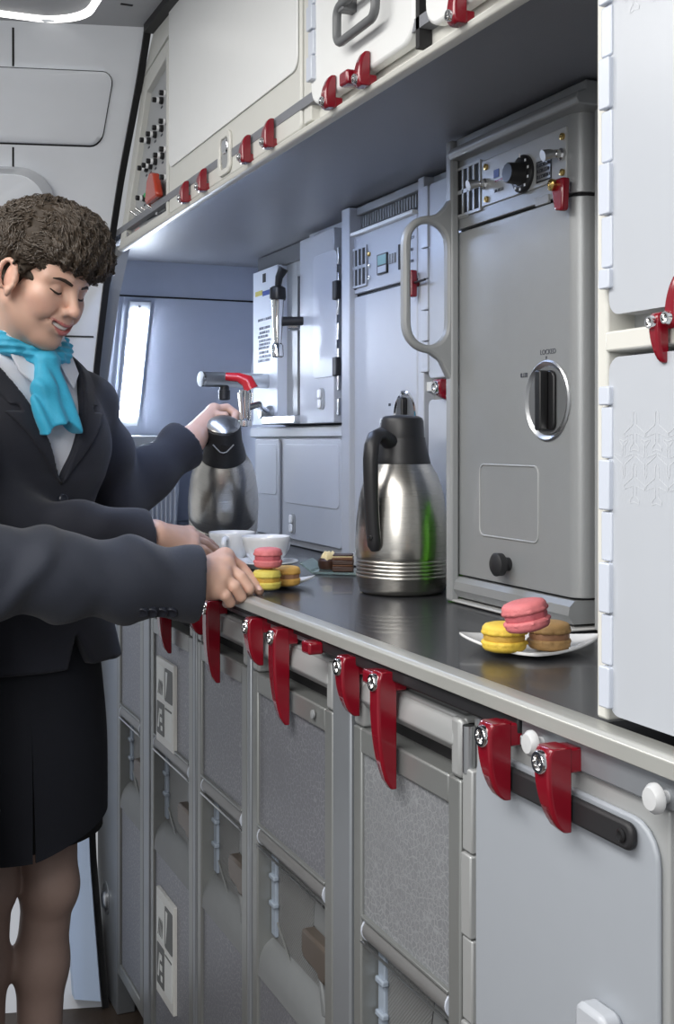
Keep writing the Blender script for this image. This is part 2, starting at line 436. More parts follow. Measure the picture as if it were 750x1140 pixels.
# ribbed grey container hung below the light
x0, x1 = onE(131, 500).x, onE(190, 500).x
zt = onE(160, 485).z; y0 = EYw(1.3)-.06
t = thing('waste_bin', 'grey ribbed plastic bin on the worktop under the strip light', 'bin', (x0, y0-.10, ZC))
mb = MB(); rings = []
for k in range(9):
    z = ZC+.001+(zt-.03-ZC)*k/8; s = .012*(1-k/8); rings.append([(x0+s, y0-.07+s, z), (x1-s, y0-.07+s, z), (x1-s, y0+.06, z), (x0+s, y0+.06, z)])
mb.loft(rings).build('body', 'unit_grey', t, bevel=.006)
for i in range(10):
    xx = x0+.02+(x1-x0-.04)*i/9; hh = .045+.012*math.sin(math.pi*i/9)
    MB().tube([(xx, y0-.068, ZC+.03), (xx, y0-.071, zt-.035-.07+hh)], .003, 8).build('rib', 'unit_grey', t)
box('rim', 'post_grey', t, x0-.004, x1+.004, y0-.078, y0+.062, zt-.032, zt, bevel=.004)
MB().tube([(x0-.004, y0-.06, zt-.012), (x0-.02, y0-.06, zt-.018), (x0-.024, y0-.06, zt-.028)], .004, 8).build('wire_clip', 'white_plastic', t)
MB().tube([(x1+.004, y0-.06, zt-.008), (x1+.02, y0-.06, zt-.012), (x1+.03, y0-.06, zt-.016)], .004, 8).build('wire_clip', 'white_plastic', t)

# ------------------------------------------------------------------ latches
def latch(parent, yR, zt, L, w=.026, up=False, X=F, th=.024, m='red', gap=.004, pr=.0108):
    # a turn latch: square in section, its outer face sweeping back to a thin tip
    s = 1 if up else -1
    xb = X-gap; xf = xb-th; N = 12; rings = []
    for k in range(N+1):
        t = k/N; z = zt+s*L*t
        q = max(0., (t-.28)/.72)
        x0 = xf+(th-.0045)*(1-math.sqrt(max(0., 1-q**2.1*.985)))*1.0
        if t < .12: x0 += .004*(1-t/.12)**2
        yl_ = yR+w-(w*.50)*q**1.6
        rings.append([(x0, yR+.002, z), (x0, yl_-.003, z), (x0+.0025, yl_, z), (xb, yl_, z), (xb, yR, z), (x0+.002, yR, z)])
    o = MB().loft(rings).build('latch', m, parent, bevel=.0018)
    rr = min(w*.42, pr); zc_ = zt+s*(rr+.003)
    MB().lathe([(rr, .004), (rr, -.0025), (rr*.9, -.004), (rr*.66, -.004), (rr*.60, -.0015), (rr*.25, -.0015), (rr*.2, -.003), (0, -.003)], (xf+.0005, yR+w*.52, zc_), (1, 0, 0), 24).build('pivot', 'chrome', o)
    z0_, z1_ = sorted((zt+s*.001, zt+s*(rr*2+.002)))
    MB().box(xb-.002, X+.008, yR+.0005, yR+w-.001, z0_, z1_).build('stem', m, o, bevel=.002)
    return o

# ------------------------------------------------------------------ overhead lockers
XO = F
yL = 2.341
shelf = thing('overhead_shelf', 'long grey overhead shelf rail above the worktop, red latches along it', 'shelf', (F+.2, 1.6, ZS))
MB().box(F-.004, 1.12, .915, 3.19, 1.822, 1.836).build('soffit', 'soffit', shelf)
MB().prism([(F, ZS), (F+.010, ZS), (F+.016, 1.822), (F+.016, 1.836), (F+.0135, 1.836), (F+.0135, 1.7925), (F-.003, 1.7925), (F-.0065, 1.792), (F-.004, ZS+.002)], 'y', .915, 2.775).build('front_rail', 'rail_beige', shelf, bevel=.0015)
for (px, L) in ((211, .040), (231, .040), (280, .044), (306, .044), (375, .043), (413, .043), (521, .050)):
    latch(shelf, YX(px, F-.006), 1.790, L, w=.020, th=.0155, up=True, X=F-.005, gap=.002, pr=.0062)
for px in (394, 551):
    y = YX(px, F-.02)
    o = MB().prism(rrect(y, y+.026, 1.797, 1.815, .004), 'x', F-.03, F-.008).build('latch', 'red', shelf, bevel=.003)
    MB().cyl((F-.012, y+.012, 1.806), (F+.003, y+.012, 1.806), .006, 12).build('stem', 'red', o)
# side rear board inside the overhead unit
zTop = 2.175
# 1 control panel
t = thing('control_panel', 'slanted grey control panel of breakers and toggle switches, far left of the lockers', 'control panel', (F+.05, 2.55, 1.80))
poly = [(2.770, 1.7935), (2.545, 2.120), (yL+.004, 2.142), (yL+.004, 1.7935)]
inn = [(2.712, 1.806), (2.522, 2.084), (yL+.018, 2.112), (yL+.018, 1.806)]
MB().ringprism(poly, inn, 'x', F-.003, F+.012).build('bezel', 'locker_grey', t, bevel=.002)
MB().prism(inn, 'x', F+.010, F+.0132).build('face', 'control_face', t)
MB().prism([(yL, 2.142), (2.545, 2.120), (2.44, zTop+.03), (yL, zTop+.03)], 'x', F+.004, F+.05).build('top_filler', 'lining', t)
MB().prism([(2.545, 2.120), (2.44, zTop+.03), (2.30, zTop+.03), (2.30, 2.155)], 'x', F-.003, F+.004).build('top_frame', 'locker_grey', t)
XF = F+.010
zz = lambda cx, cy: (130+cx/4.743, 40+cy/4.743)
for (cx, cy) in ((260, 303), (222, 340), (257, 453), (222, 487), (188, 520), (155, 552), (260, 600), (227, 632), (190, 663), (165, 685), (143, 700), (262, 748), (133, 857)):
    p = onX(*zz(cx, cy), XF-.008); p.x = XF
    k = MB().lathe([(.0075, 0), (.0075, -.006), (.0055, -.008), (.0055, -.020), (.0048, -.022), (0, -.022)], p, (1, 0, 0), 16).build('breaker_knob', 'black', t)
    MB().lathe([(.0058, -.0085), (.0062, -.0095), (.0062, -.013), (.0058, -.014)], p, (1, 0, 0), 16).build('white_collar', 'white_plastic', k)
    q = onX(zz(cx, cy)[0], zz(cx, cy)[1]+7, XF-.006)
    MB().box(XF-.0008, XF, q.y-.008, q.y+.006, q.z-.003, q.z+.001).build('caption', 'ink', k, smooth=False)
for (cx, cy) in ((115, 945), (140, 930), (170, 925), (208, 915)):
    p = onX(*zz(cx+10, cy+12), XF)
    k = MB().lathe([(.008, 0), (.008, -.004), (.006, -.006), (0, -.006)], p, (1, 0, 0), 12).build('toggle_switch', 'chrome', t)
    MB().cyl(p+Vector((-.004, 0, 0)), p+Vector((-.020, .006, .012)), .0025, 10, .0042).build('lever', 'chrome', k)
p = onX(*zz(222, 815), XF)
pts = [(-.022, -.028), (.022, -.030), (.026, -.022), (.018, .018), (.006, .032), (-.010, .024), (-.024, -.02)]
g = MB().prism([(p.y+a*1.9-.03, p.z+b) for a, b in pts], 'x', XF-.026, XF-.010).build('switch_guard', 'orange_red', t, bevel=.005)
box('hinge', 'grey_plastic', g, XF-.012, XF, p.y-.012, p.y+.012, p.z+.0, p.z+.012)
p = onX(*zz(263, 850), XF); box('slot', 'dark_gap', t, XF-.002, XF, p.y-.006, p.y+.006, p.z-.035, p.z+.03)
p = onX(*zz(160, 842), XF); MB().ball((XF-.002, p.y, p.z), .006).build('green_lamp', 'led_green', t)
p = onX(*zz(187, 822), XF); MB().ball((XF-.002, p.y, p.z), .005).build('indicator_lamp', 'white_plastic', t)
p = onX(*zz(272, 856), XF); MB().ball((XF-.002, p.y, p.z), .006).build('indicator_lamp', 'white_plastic', t)
p = onX(*zz(108, 1045), XF)
k = box('pink_sticker', 'sticker_pink', t, XF-.001, XF, p.y-.020, p.y+.020, p.z-.012, p.z+.012, bevel=0)
for i in range(3): box('printed_line', 'red', k, XF-.0014, XF-.001, p.y-.016, p.y+.016, p.z-.009+i*.007, p.z-.006+i*.007, bevel=0)
p = onX(*zz(60, 1048), XF-.01); MB().lathe([(.005, 0), (.005, -.003), (0, -.003)], p+Vector((.0, 0, 0)), (1, 0, 0), 12).build('screw', 'grey_plastic', t)
for (c0, c1) in (((160, 975), (280, 920)), ((160, 1010), (215, 975)), ((150, 1005), (255, 950))):
    p, q = onX(*zz(*c0), XF), onX(*zz(*c1), XF)
    MB().prism([(p.y, p.z), (q.y, q.z), (q.y, q.z+.004), (p.y, p.z+.004)], 'x', XF-.0006, XF).build('caption', 'ink', t, smooth=False)

# 2 wide locker with a drop door
y1, y0 = yL-.003, YX(338, F)
t = thing('overhead_locker', 'wide overhead locker with cream door, white inset panel and recessed finger latch', 'locker', (F+.2, (y0+y1)/2, 1.836))
MB().box(F+.012, 1.1, y0+.002, y1-.002, 1.838, zTop+.03).build('body', 'locker_grey', t)
panel('door', 'locker_grey', t, F+.013, y0+.004, y1-.004, 1.7945, zTop+.03, t=.016, r=.01, bevel=.003)
zi = onX(194, 184, F-.004).z
panel('inset_panel', 'locker_white', t, F-.0035, y0+.010, y1-.012, zi, zTop+.03, t=.003, r=.02, bevel=.001)
c = onX(251, 171, F-.004)
k = MB().ringprism(rrect(c.y-.034, c.y+.034, c.z-.036, c.z+.036, .016), rrect(c.y-.022, c.y+.022, c.z-.026, c.z+.026, .011), 'x', F-.008, F-.003).build('finger_latch', 'rail_beige', t, bevel=.0015)
MB().prism(rrect(c.y-.018, c.y+.018, c.z-.026, c.z+.026, .011), 'x', F-.0045, F-.003).build('pocket', 'grey_plastic', k)
MB().prism(rrect(c.y-.016, c.y+.014, c.z+.000, c.z+.024, .009), 'x', F-.0075, F-.004).build('tongue', 'chrome', k, bevel=.002)
# vertical frame post between lockers
def vpost(parent, pxa, pxb, z0, z1, m='rail_beige', X=F, t=.03):
    return box('post', m, parent, X, X+t, YX(pxb, X), YX(pxa, X), z0, z1, bevel=.002)
vpost(t, 338, 346, 1.80, zTop+.03)
# 3 carrier box with the fold-down handle
def hinge_strip(parent, px0, px1, zlist, X, m='hinge_pale'):
    y0, y1 = YX(px1, X), YX(px0, X)
    zlist = sorted(zlist)
    for i, (a, b) in enumerate(zip(zlist[:-1], zlist[1:])):
        t_ = .006 if i % 2 else .009
        h = MB().prism(rrect(y0, y1, a+.0008, b-.0008, .002), 'x', X-t_, X).build('hinge', m, parent, bevel=.0012)
def carrier(name, label, px0, px1, zb, hinge=None, handle=None, X=F, patches=True):
    y0, y1 = YX(px1, X), YX(px0, X)
    t = thing(name, label, 'carrier box', (F+.2, (y0+y1)/2, 1.838), 'carrier boxes in the overhead lockers')
    MB().box(X+.012, 1.1, y0, y1, 1.84, zTop+.03).build('body', 'locker_grey', t, bevel=.004)
    panel('door', 'locker_white', t, X+.012, y0+.004, y1-.006, zb, zTop+.06, t=.018, r=.03, bevel=.004)
    return t, y0, y1
t, y0, y1 = carrier('carrier_box', 'white overhead carrier box with grey pull handle, wide locker to its left', 348, 467, 1.812)
hinge_strip(t, 347, 353, [1.812+.035*k for k in range(1, 11)], F-.004)
a, b = onX(378, 45, F-.02), onX(421, 18, F-.02)
lo, hi = min(a.z, b.z), max(onX(378, 12, F-.02).z, onX(421, -22, F-.02).z)
pp = rrect(b.y, a.y, lo, lo+.048, .014)
MB().tube([(F-.024, y, z) for y, z in pp], .0058, 10, closed=True).build('handle', 'handle_grey', t)
for y in (a.y-.015, b.y+.015): 
    box('bracket', 'handle_grey', t, F-.026, F-.004, y-.008, y+.008, lo+.038, lo+.056)
MB().prism([(YX(470, F)-.0, 1.80), (YX(466, F), 1.80), (YX(466, F), zTop), (YX(470, F), zTop)], 'x', F-.004, F+.012).build('edge_seal', 'dark_gap', t)
# 4 next carrier
t, y0, y1 = carrier('carrier_box', 'white overhead carrier box cut off by the top of the picture, nearest of the boxes', 475, 640, 1.812)
hinge_strip(t, 469, 476, [1.826+.035*k for k in range(1, 10)], F-.004)
vpost(t, 642, 662, 1.80, zTop+.03)
# ------------------------------------------------------------------ worktop
t = thing('worktop', 'long dark grey laminate galley worktop with an aluminium front edge', 'worktop', (.9, 2.0, ZC-.03))
MB().box(F+.012, 1.13, .912, 3.50, ZC-.03, ZC-.0005).build('surface', 'worktop', t)
MB().prism([(F-.012, ZC-.018), (F-.012, ZC-.004), (F-.008, ZC), (F+.010, ZC+.0015), (F+.014, ZC-.0005), (F+.014, ZC-.018)], 'y', .60, 3.10).build('front_edge', 'edge_metal', t, bevel=.001)
MB().prism(rrect(.905, .965, F+.0, F+.06, .03, corners=(1, 1, 1, 1)), 'z', ZC-.002, ZC+.0025) if False else None
box('pull_out_slide', 'black_satin', t, F-.006, F+.02, 1.03, 1.58, ZC-.036, ZC-.0195, bevel=.003)
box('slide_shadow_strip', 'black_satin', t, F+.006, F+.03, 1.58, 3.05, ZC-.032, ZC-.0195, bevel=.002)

# ------------------------------------------------------------------ base frame
base = thing('latch_rail', 'grey metal rail under the worktop edge carrying the red turn latches and white knobs', 'rail', (F+.02, 1.8, 1.06))
box('rail', 'divider', base, F+.012, F+.04, .60, 2.85, 1.056, ZC-.033, bevel=.002)
for i_, (pa, pb) in enumerate(((157, 164), (211.5, 215.5), (271.5, 276), (366, 387))):
    box('trim_%d' % (i_+4), 'divider', None, F+.004, F+.45, YX(pb, F)+.002, YX(pa, F)-.002, .0, 1.055, bevel=.003, kind='structure')
for (px, L) in ((190, .142), (225, .074), (244, .142), (292, .074), (321, .142), (399, .076), (440, .141), (579, .076), (647, .077)):
    latch(base, YX(px, F-.002), 1.073, L, w=.026, X=F+.006 if px < 500 else F-.004, th=.025, gap=.008 if px > 500 else .006)
box('rail', 'divider', base, F-.002, F+.0115, .60, 1.029, 1.0495, ZC-.019, bevel=.002)
box('rail', 'divider', base, F-.002, F+.0115, 1.0295, 1.118, 1.0495, ZC-.0368, bevel=.002)
for (px, zq) in ((353, 1.072), (424, 1.068)):
    y = YX(px, F-.014)
    o = MB().prism(rrect(y, y+.030, zq-.014, zq+.003, .004), 'x', F-.026, F-.004).build('latch', 'red', base, bevel=.003)
    MB().cyl((F-.008, y+.012, zq-.006), (F+.014, y+.012, zq-.006), .006, 12).build('stem', 'red', o)
for (px, py) in ((735, 888), (597, 827)):
    p = onX(px, py, F-.008)
    MB().lathe([(0, -.012), (.009, -.0115), (.0125, -.007), (.0125, -.004), (.006, -.001), (.005, .008)], p, (1, 0, 0), 24).build('white_knob', 'knob_grey', base)
p = onX(349, 797, F); MB().lathe([(.006, 0), (.006, -.003), (0, -.004)], (F+.004, p.y+.01, p.z), (1, 0, 0), 14).build('screw', 'grey_plastic', base)
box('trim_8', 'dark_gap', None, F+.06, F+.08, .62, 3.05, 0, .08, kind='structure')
# filler panel with recessed round pull at the far end
yf0, yf1 = YX(127.5, F), YX(104, F)
filler = box('trim_9', 'divider', None, F+.006, F+.05, yf0, yf1-.02, .0, 1.055, bevel=.003, kind='structure')
p = onX(118, 999, F+.006)
MB().lathe([(.040, .002), (.040, -.002), (.034, -.003), (.028, .0005), (0, .001)], (F+.006, p.y, p.z), (1, 0, 0), 30).build('recessed_pull', 'divider', filler)
MB().lathe([(.022, .0), (.022, -.006), (.017, -.010), (0, -.011)], (F+.004, p.y-.012, p.z), (1, 0, 0), 24).build('thumb_catch', 'satin_steel', filler)

# ------------------------------------------------------------------ service carts
PLANE = [(0, 1), (.1, .86), (.12, .32), (.80, -.08), (.80, -.24), (.12, -.06), (.09, -.58), (.34, -.80), (.34, -.93), (0, -.84)]
PLANE = PLANE+[(-a, b) for a, b in PLANE[-2:0:-1]]
def ribbon(mb, pts, X, w):
    n = len(pts); inn = []
    cx = sum(p[0] for p in pts)/n; cz = sum(p[1] for p in pts)/n
    for i in range(n):
        p = Vector(pts[i-1]); q = Vector(pts[i]); s = Vector(pts[(i+1) % n])
        d1 = (q-p).normalized(); d2 = (s-q).normalized(); nn = Vector((-(d1+d2).y, (d1+d2).x))
        nn = nn.normalized() if nn.length > 1e-6 else Vector((-d1.y, d1.x)); inn.append(tuple(q+nn*w))
    vs = [(X, a, b) for a, b in pts]+[(X, a, b) for a, b in inn]
    mb.add(vs, [(i, (i+1) % n, n+(i+1) % n, n+i) for i in range(n)])
def etched(mb, y0, y1, z0, z1, s, X, w, fade=0):
    px, pz = s*1.72, s*1.28; r_ = 0; z = z0+s
    rnd = random.Random(3)
    while z < z1-s:
        y = y0+s*.9+(px/2 if r_ % 2 else 0)
        while y < y1-s*.85:
            fl = -1 if r_ % 2 else 1
            if rnd.random() > fade: ribbon(mb, [(y+a*s, z+fl*b*s) for a, b in PLANE], X, w)
            y += px
        z += pz; r_ += 1
def cart(label, y0, y1, skin='cart_skin', pattern=None, hinge=False, placards=False, seed=0, latch_on=True, simple=False):
    X = F+.008
    t = thing('service_cart', label, 'service cart', (X+.2, (y0+y1)/2, 0), 'service carts stowed under the worktop')
    w = y1-y0
    box('body', 'cart_body', t, X+.042, X+.42, y0+.003, y1-.003, .085, 1.035, bevel=.004)
    # two edge stiles and cross bars standing proud of the recess
    fw = .024
    for (a, b) in ((y0+.003, y0+.003+fw+.004), (y1-.003-fw, y1-.003)): box('door_stile', 'cart_frame', t, X-.002, X+.045, a, b, .10, .979, bevel=.0025)
    ya, yb = y0+.003+fw+.004, y1-.003-fw
    box('door_rail', 'cart_frame', t, X-.002, X+.045, ya-.001, yb+.001, .947, .979, bevel=.0025)
    box('door_rail', 'cart_frame', t, X-.002, X+.045, ya-.001, yb+.001, .10, .13, bevel=.0025)
    pn = MB(); pn.box(X+.003, X+.045, ya, yb, .736, .948)
    if pattern:
        pn.cur = 1; etched(pn, ya+.012, yb-.012, .742, .946, pattern, X+.0027, pattern*.07, .12)
        pn.build('upper_panel', [skin, 'etched_cart'], t)
    else: pn.build('upper_panel', skin, t)
    box('lower_panel', skin, t, X+.003, X+.045, ya, yb, .13, .500, bevel=.001)
    # grip bar under the upper panel
    prof = []
    for k in range(11):
        a = R(100-200*k/10); prof.append((X+.012-.015*math.cos(a), .7195+.0155*math.sin(a)))
    g = MB().prism(prof+[(X+.03, .700), (X+.03, .738)], 'y', ya+.004, yb-.004).build('grip_bar', 'cart_body', t, ang=30)
    for k in range(3): MB().tube([(X-.004+k*.003, ya+.004, .7065-k*.0035), (X-.004+k*.003, yb-.004, .7065-k*.0035)], .0016, 6).build('ridge', 'satin_steel', g)
    for yy in (ya+.002, yb-.006): MB().prism([(X+.012+(p_[0]-X-.012)*1.06, .7195+(p_[1]-.7195)*1.06) for p_ in prof]+[(X+.03, .700), (X+.03, .738)], 'y', yy, yy+.003).build('end_cap', 'hinge_pale', g)
    box('trim_line', 'cart_frame', t, X-.003, X+.02, ya, yb, .7345, .7385, bevel=.001)
    # hollow: woven liner, sloped sill
    box('recess_liner', 'cart_mesh', t, X+.026, X+.045, ya, yb, .49, .71, bevel=0)
    sill = [(X+.030, .553)]
    for k in range(9):
        a = R(90*k/8); sill.append((X+.030-.030*math.sin(a), .553-.048*(1-math.cos(a))))
    sill += [(X-.001, .497), (X+.040, .497)]
    MB().prism(sill, 'y', ya, yb).build('sill', 'cart_recess', t, ang=50)
    # curved sweep in the sill
    MB().tube([(X+.025, yb-.012, .590), (X+.024, yb-.05, .566), (X+.020, yb-.10, .545), (X+.016, ya+w*.33, .535)], .0016, 6).build('sweep_line', 'cart_frame', t)
    # bracket clip at the far stile
    k = box('side_strip', 'clear_clip', t, X+.021, X+.028, yb-.022, yb-.002, .56, .70, bevel=.002)
    for zz_ in (.612, .655): box('clip', 'clear_clip', k, X+.016, X+.026, yb-.027, yb-.003, zz_-.004, zz_+.004, bevel=.002)
    # latch in a dark pocket on the near side
    yl = ya+w*.30
    pk = MB().prism([(ya, .700), (yl-.01, .700), (yl, .66), (yl+.004, .62), (yl-.004, .588), (ya+.06, .572), (ya, .575)], 'x', X+.0235, X+.030).build('latch_pocket', 'dark_gap', t)
    MB().prism([(ya, .698), (yl-.014, .698), (yl-.006, .66), (yl-.004, .64), (ya, .630)], 'x', X+.0215, X+.024).build('pocket_floor', 'cart_recess', pk)
    lt = MB().prism([(ya+.004, .640), (yl-.004, .640), (yl-.001, .632), (yl-.001, .606), (yl-.010, .597), (ya+.040, .595), (ya+.034, .588), (ya+.012, .588), (ya+.004, .600)], 'x', X+.002, X+.024).build('door_latch', 'bronze', t, bevel=.006)
    MB().prism([(ya+.052, .594), (ya+.044, .594), (ya+.020, .540), (ya+.036, .533)], 'x', X+.008, X+.026).build('sill_rib', 'cart_recess', t, bevel=.003)
    # top hand rail
    box('top_plate', 'cart_side', t, X+.004, X+.42, y0+.003, y1-.003, 1.028, 1.048, bevel=.004)
    hp = [(X-.004, 1.016), (X-.002, 1.03), (X+.004, 1.042), (X+.014, 1.049), (X+.05, 1.05), (X+.05, 1.004), (X+.02, 1.002), (X+.004, 1.006)]
    MB().prism(hp, 'y', y0+.018, y1-.02).build('top_handle', 'cart_side', t, bevel=.002)
    for (a, b) in ((y0+.003, y0+.026), (y1-.032, y1-.003)): box('handle_block', 'cart_side', t, X-.002, X+.06, a, b, .980, 1.046, bevel=.005)
    box('handle_gap', 'dark_gap', t, X+.030, X+.045, y0+.02, y1-.02, .979, 1.006, bevel=0)
    if hinge:
        for k in range(9):
            zb = .935-.095*k
            box('hinge', 'divider', t, X-.006 if k % 2 else X-.004, X+.01, y0-.030, y0+.0025, zb, zb+.094, bevel=.002)
        box('hinge_head', 'black', t, X-.004, X+.01, y0-.002, y0+.008, .985, 1.02, bevel=.001)
    if placards:
        for (zb, zt_) in ((.732, .905), (.215, .430)):
            pa, pb = y0+.130, y1-.058
            pl = MB().prism(rrect(pa, pb, zb, zt_, .003), 'x', X-.004, X+.004).build('placard', 'placard', t, bevel=.001)
            cy = (pa+pb)/2; cz = (zb+zt_)/2+.002; hw = (pb-pa)*.44; hh = (zt_-zb)*.41
            for i, (sy, sz) in enumerate(((1, 1), (-1, 1), (1, -1), (-1, -1))):
                q0, q1 = sorted((cy+sy*.003, cy+sy*hw)); r0, r1 = sorted((cz+sz*.005, cz+sz*hh))
                dk = i in (1, 2)
                sq = MB().prism(rrect(q0, q1, r0, r1, .004), 'x', X-.0048, X-.0038).build('pictogram', 'pict_dark' if dk else 'pict_light', pl)
                mm = MB(); c1, c2 = (q0+q1)/2, (r0+r1)/2; h_ = (q1-q0)/2; v_ = (r1-r0)/2
                if i == 0:
                    for j in range(4): mm.prism([(c1+h_*(.7-.35*j), c2-v_*.8), (c1+h_*(.55-.35*j), c2-v_*.8), (c1+h_*(.2-.3*j), c2-v_*.05*j), (c1+h_*(.35-.3*j), c2+v_*.1)], 'x', X-.0053, X-.0047)
                elif i == 1:
                    mm.prism([(c1+h_*.75, c2+v_*.8), (c1+h_*.25, c2+v_*.8), (c1+h_*.5, c2-v_*.2), (c1+h_*.75, c2-v_*.8)], 'x', X-.0053, X-.0047)
                elif i == 2:
                    for j in range(3): mm.prism(rrect(c1-h_*.6+.002*j, c1-h_*.15+.006*j, c2-v_*.7+v_*.5*j, c2-v_*.4+v_*.5*j, .002), 'x', X-.0053, X-.0047); 
                    mm.prism([(c1+h_*.7, c2-v_*.6), (c1+h_*.4, c2-v_*.6), (c1+h_*.1, c2+v_*.5), (c1+h_*.3, c2+v_*.6)], 'x', X-.0053, X-.0047)
                else:
                    mm.prism(rrect(q0+.003, q1-.003, r1-.007, r1-.003, .001), 'x', X-.0053, X-.0047)
                mm.build('figure', 'pict_light' if dk else 'pict_dark', sq)
    # castors
    for (xx, yy) in ((X+.09, y0+.05), (X+.09, y1-.05), (X+.37, y0+.05), (X+.37, y1-.05)):
        k = MB().lathe([(0, -.012), (.030, -.012), (.036, -.008), (.036, .008), (.030, .012), (0, .012)], (xx, yy, .036), (0, 1, 0), 20).build('castor', 'black_soft', t)
        box('fork', 'satin_steel', k, xx-.012, xx+.012, yy-.018, yy+.018, .060, .086, bevel=.002)
    return t
def cy(px): return YX(px, F)
cart('far service cart half hidden behind the skirt, at the end of the row', cy(157)-.0+.004, cy(127)-.004)
cart('narrow-looking service cart with two white pictogram placards on its door', cy(211.5), cy(164), placards=True)
cart('service cart hanging under two red latches, just right of the placard cart', cy(271.5), cy(215.5), pattern=None)
cart('service cart with fleck-patterned door, left of the wide grey post', cy(366), cy(276))
cart('nearest service cart with light patterned door, left of the plain grey cupboard', cy(508), cy(387.5), skin='cart_skin_light', pattern=.0085)

# ------------------------------------------------------------------ plain cupboard on the right
y0, y1 = cy(744), cy(514)
t = thing('base_cupboard', 'large plain grey cupboard door with black strap handle, bottom right', 'cupboard', (F+.2, (y0+y1)/2, 0))
box('carcass', 'cart_side', t, F+.012, F+.45, y0-.02, y1-.004, .0, 1.054, bevel=.003)
panel('door_frame', 'cart_side', t, F+.0125, cy(740), cy(526), .08, 1.048, t=.008, r=.006, bevel=.002)
panel('door', 'panel_grey', t, F+.005, cy(733), cy(529.5), .10, 1.031, t=.006, r=.035, bevel=.0025)
a, b = onX(700, 938, F-.012), onX(556, 880, F-.012)
zc_ = onX(690, 930, F-.012).z
s = MB().prism(rrect(a.y, b.y+.02, zc_-.012, zc_+.012, .009), 'x', F-.0105, F-.003).build('strap_handle', 'black_soft', t, bevel=.003)
MB().lathe([(.006, 0), (.006, -.002), (.004, -.003), (0, -.002)], (F-.010, a.y+.012, zc_), (1, 0, 0), 16).build('rivet', 'black', s)
p = onX(680, 1135, F)
MB().prism(rrect(p.y-.02, p.y+.025, p.z-.06, p.z+.012, .010), 'x', F-.022, F).build('lower_catch', 'panel_white', t, bevel=.005)
for k in range(11): box('hinge', 'cart_side', t, F-.004 if k % 2 else F-.002, F+.012, cy(527), cy(514)-.004, 1.0-.09*k-.088, 1.0-.09*k, bevel=.002)
MB().tube([(F+.003, cy(519), .995), (F+.003, cy(519), 1.045)], .007, 12).build('hinge_pin', 'satin_steel', t)

# ------------------------------------------------------------------ tall unit on the right
XR = F+.012
t = thing('tall_locker', 'tall white locker with two hinged patterned doors, right edge of the picture', 'locker', (F+.2, .75, ZC))
ya = YX(663.5, XR); yb = .50
box('column', 'rail_beige', t, XR, XR+.35, YX(675.5, XR), ya, ZC+.002, zTop+.03, bevel=.003)
box('carcass', 'post_grey', t, XR+.03, XR+.35, yb, YX(675.5, XR), ZC+.002, zTop+.03, bevel=0)
zsh1, zsh0 = onX(700, 366, XR).z, onX(700, 384, XR).z
box('shelf_rail', 'rail_beige', t, XR-.002, XR+.04, yb, YX(675.5, XR), zsh0-.004, zsh1-.000, bevel=.002)
zA = onX(690, 351, XR).z; zB = onX(700, 397, XR).z
for (z0, z1, lab, seed) in ((zA, zTop+.06, 'upper', 1), (ZC+.012, zB, 'lower', 2)):
    mb = MB(); mb.prism(rrect(yb, YX(686, XR), z0, z1, .014), 'x', XR-.008, XR+.012)
    mb.cur = 1
    if seed == 1: etched(mb, yb+.10, YX(690, XR), 1.715, 1.85, .0175, XR-.0083, .0009, .0)
    else: etched(mb, yb+.10, YX(690, XR), 1.295, 1.392, .0175, XR-.0083, .0009, .0)
    mb.build('door', ['panel_white', 'etched'], t, bevel=.0)
hz = [onX(681, y, XR-.008).z for y in (322, 298, 239, 180, 121, 62, 4, -55)]
hinge_strip(t, 675, 686.5, hz, XR-.004)
hz = [onX(681, y, XR-.008).z for y in (790, 742, 684, 626, 569, 511, 452, 429)]
hinge_strip(t, 675, 686.5, hz, XR-.004)
latch(t, YX(747, XR-.004), onX(733, 348, XR-.01).z, .042, w=.014, th=.012, X=XR, gap=.006, pr=.0055)
latch(t, YX(765, XR-.004), onX(750, 366, XR-.01).z, .045, w=.014, th=.012, up=True, X=XR, gap=.006, pr=.0055)
# ------------------------------------------------------------------ oven by the right column
XV = .92
def vent(parent, X, y0, y1, z0, z1, nx=4, nz=2, m='unit_grey'):
    v = MB()
    W = (y1-y0)/nx; H = (z1-z0)/nz
    v.box(X-.0022, X+.0005, y0-.004, y0, z0-.004, z1+.004); v.box(X-.0022, X+.0005, y1, y1+.004, z0-.004, z1+.004)
    v.box(X-.0022, X+.0005, y0, y1, z1, z1+.004); v.box(X-.0022, X+.0005, y0, y1, z0-.004, z0)
    for i in range(1, nx): v.box(X-.0022, X+.0005, y0+W*i-.0022, y0+W*i+.0022, z0, z1)
    for j in range(1, nz): v.box(X-.0022, X+.0005, y0, y1, z0+H*j-.003, z0+H*j+.003)
    o = v.build('vent_grille', m, parent)
    box('vent_dark_sheet', 'dark_gap', o, X-.0006, X+.002, y0, y1, z0, z1, bevel=0)  # dark sheet over the solid face paints the shade between the slats
    return o
def textline(parent, X, y0, y1, z, h, m='ink', n=4, seed=0):
    # a row of small illegible letters
    rnd = random.Random(seed); mb = MB(); y = max(y0, y1); lo = min(y0, y1)
    while y > lo:
        w = h*rnd.uniform(.35, .75); k = rnd.random()
        mb.box(X-.0005, X, y-w, y-w+h*.16, z, z+h); 
        if k > .3: mb.box(X-.0005, X, y-w, y, z+h*.84, z+h)
        if k < .7: mb.box(X-.0005, X, y-w, y, z, z+h*.16)
        if k > .5: mb.box(X-.0005, X, y-h*.16, y, z, z+h)
        y -= w+h*.3
    return mb.build('lettering', m, parent, smooth=False)
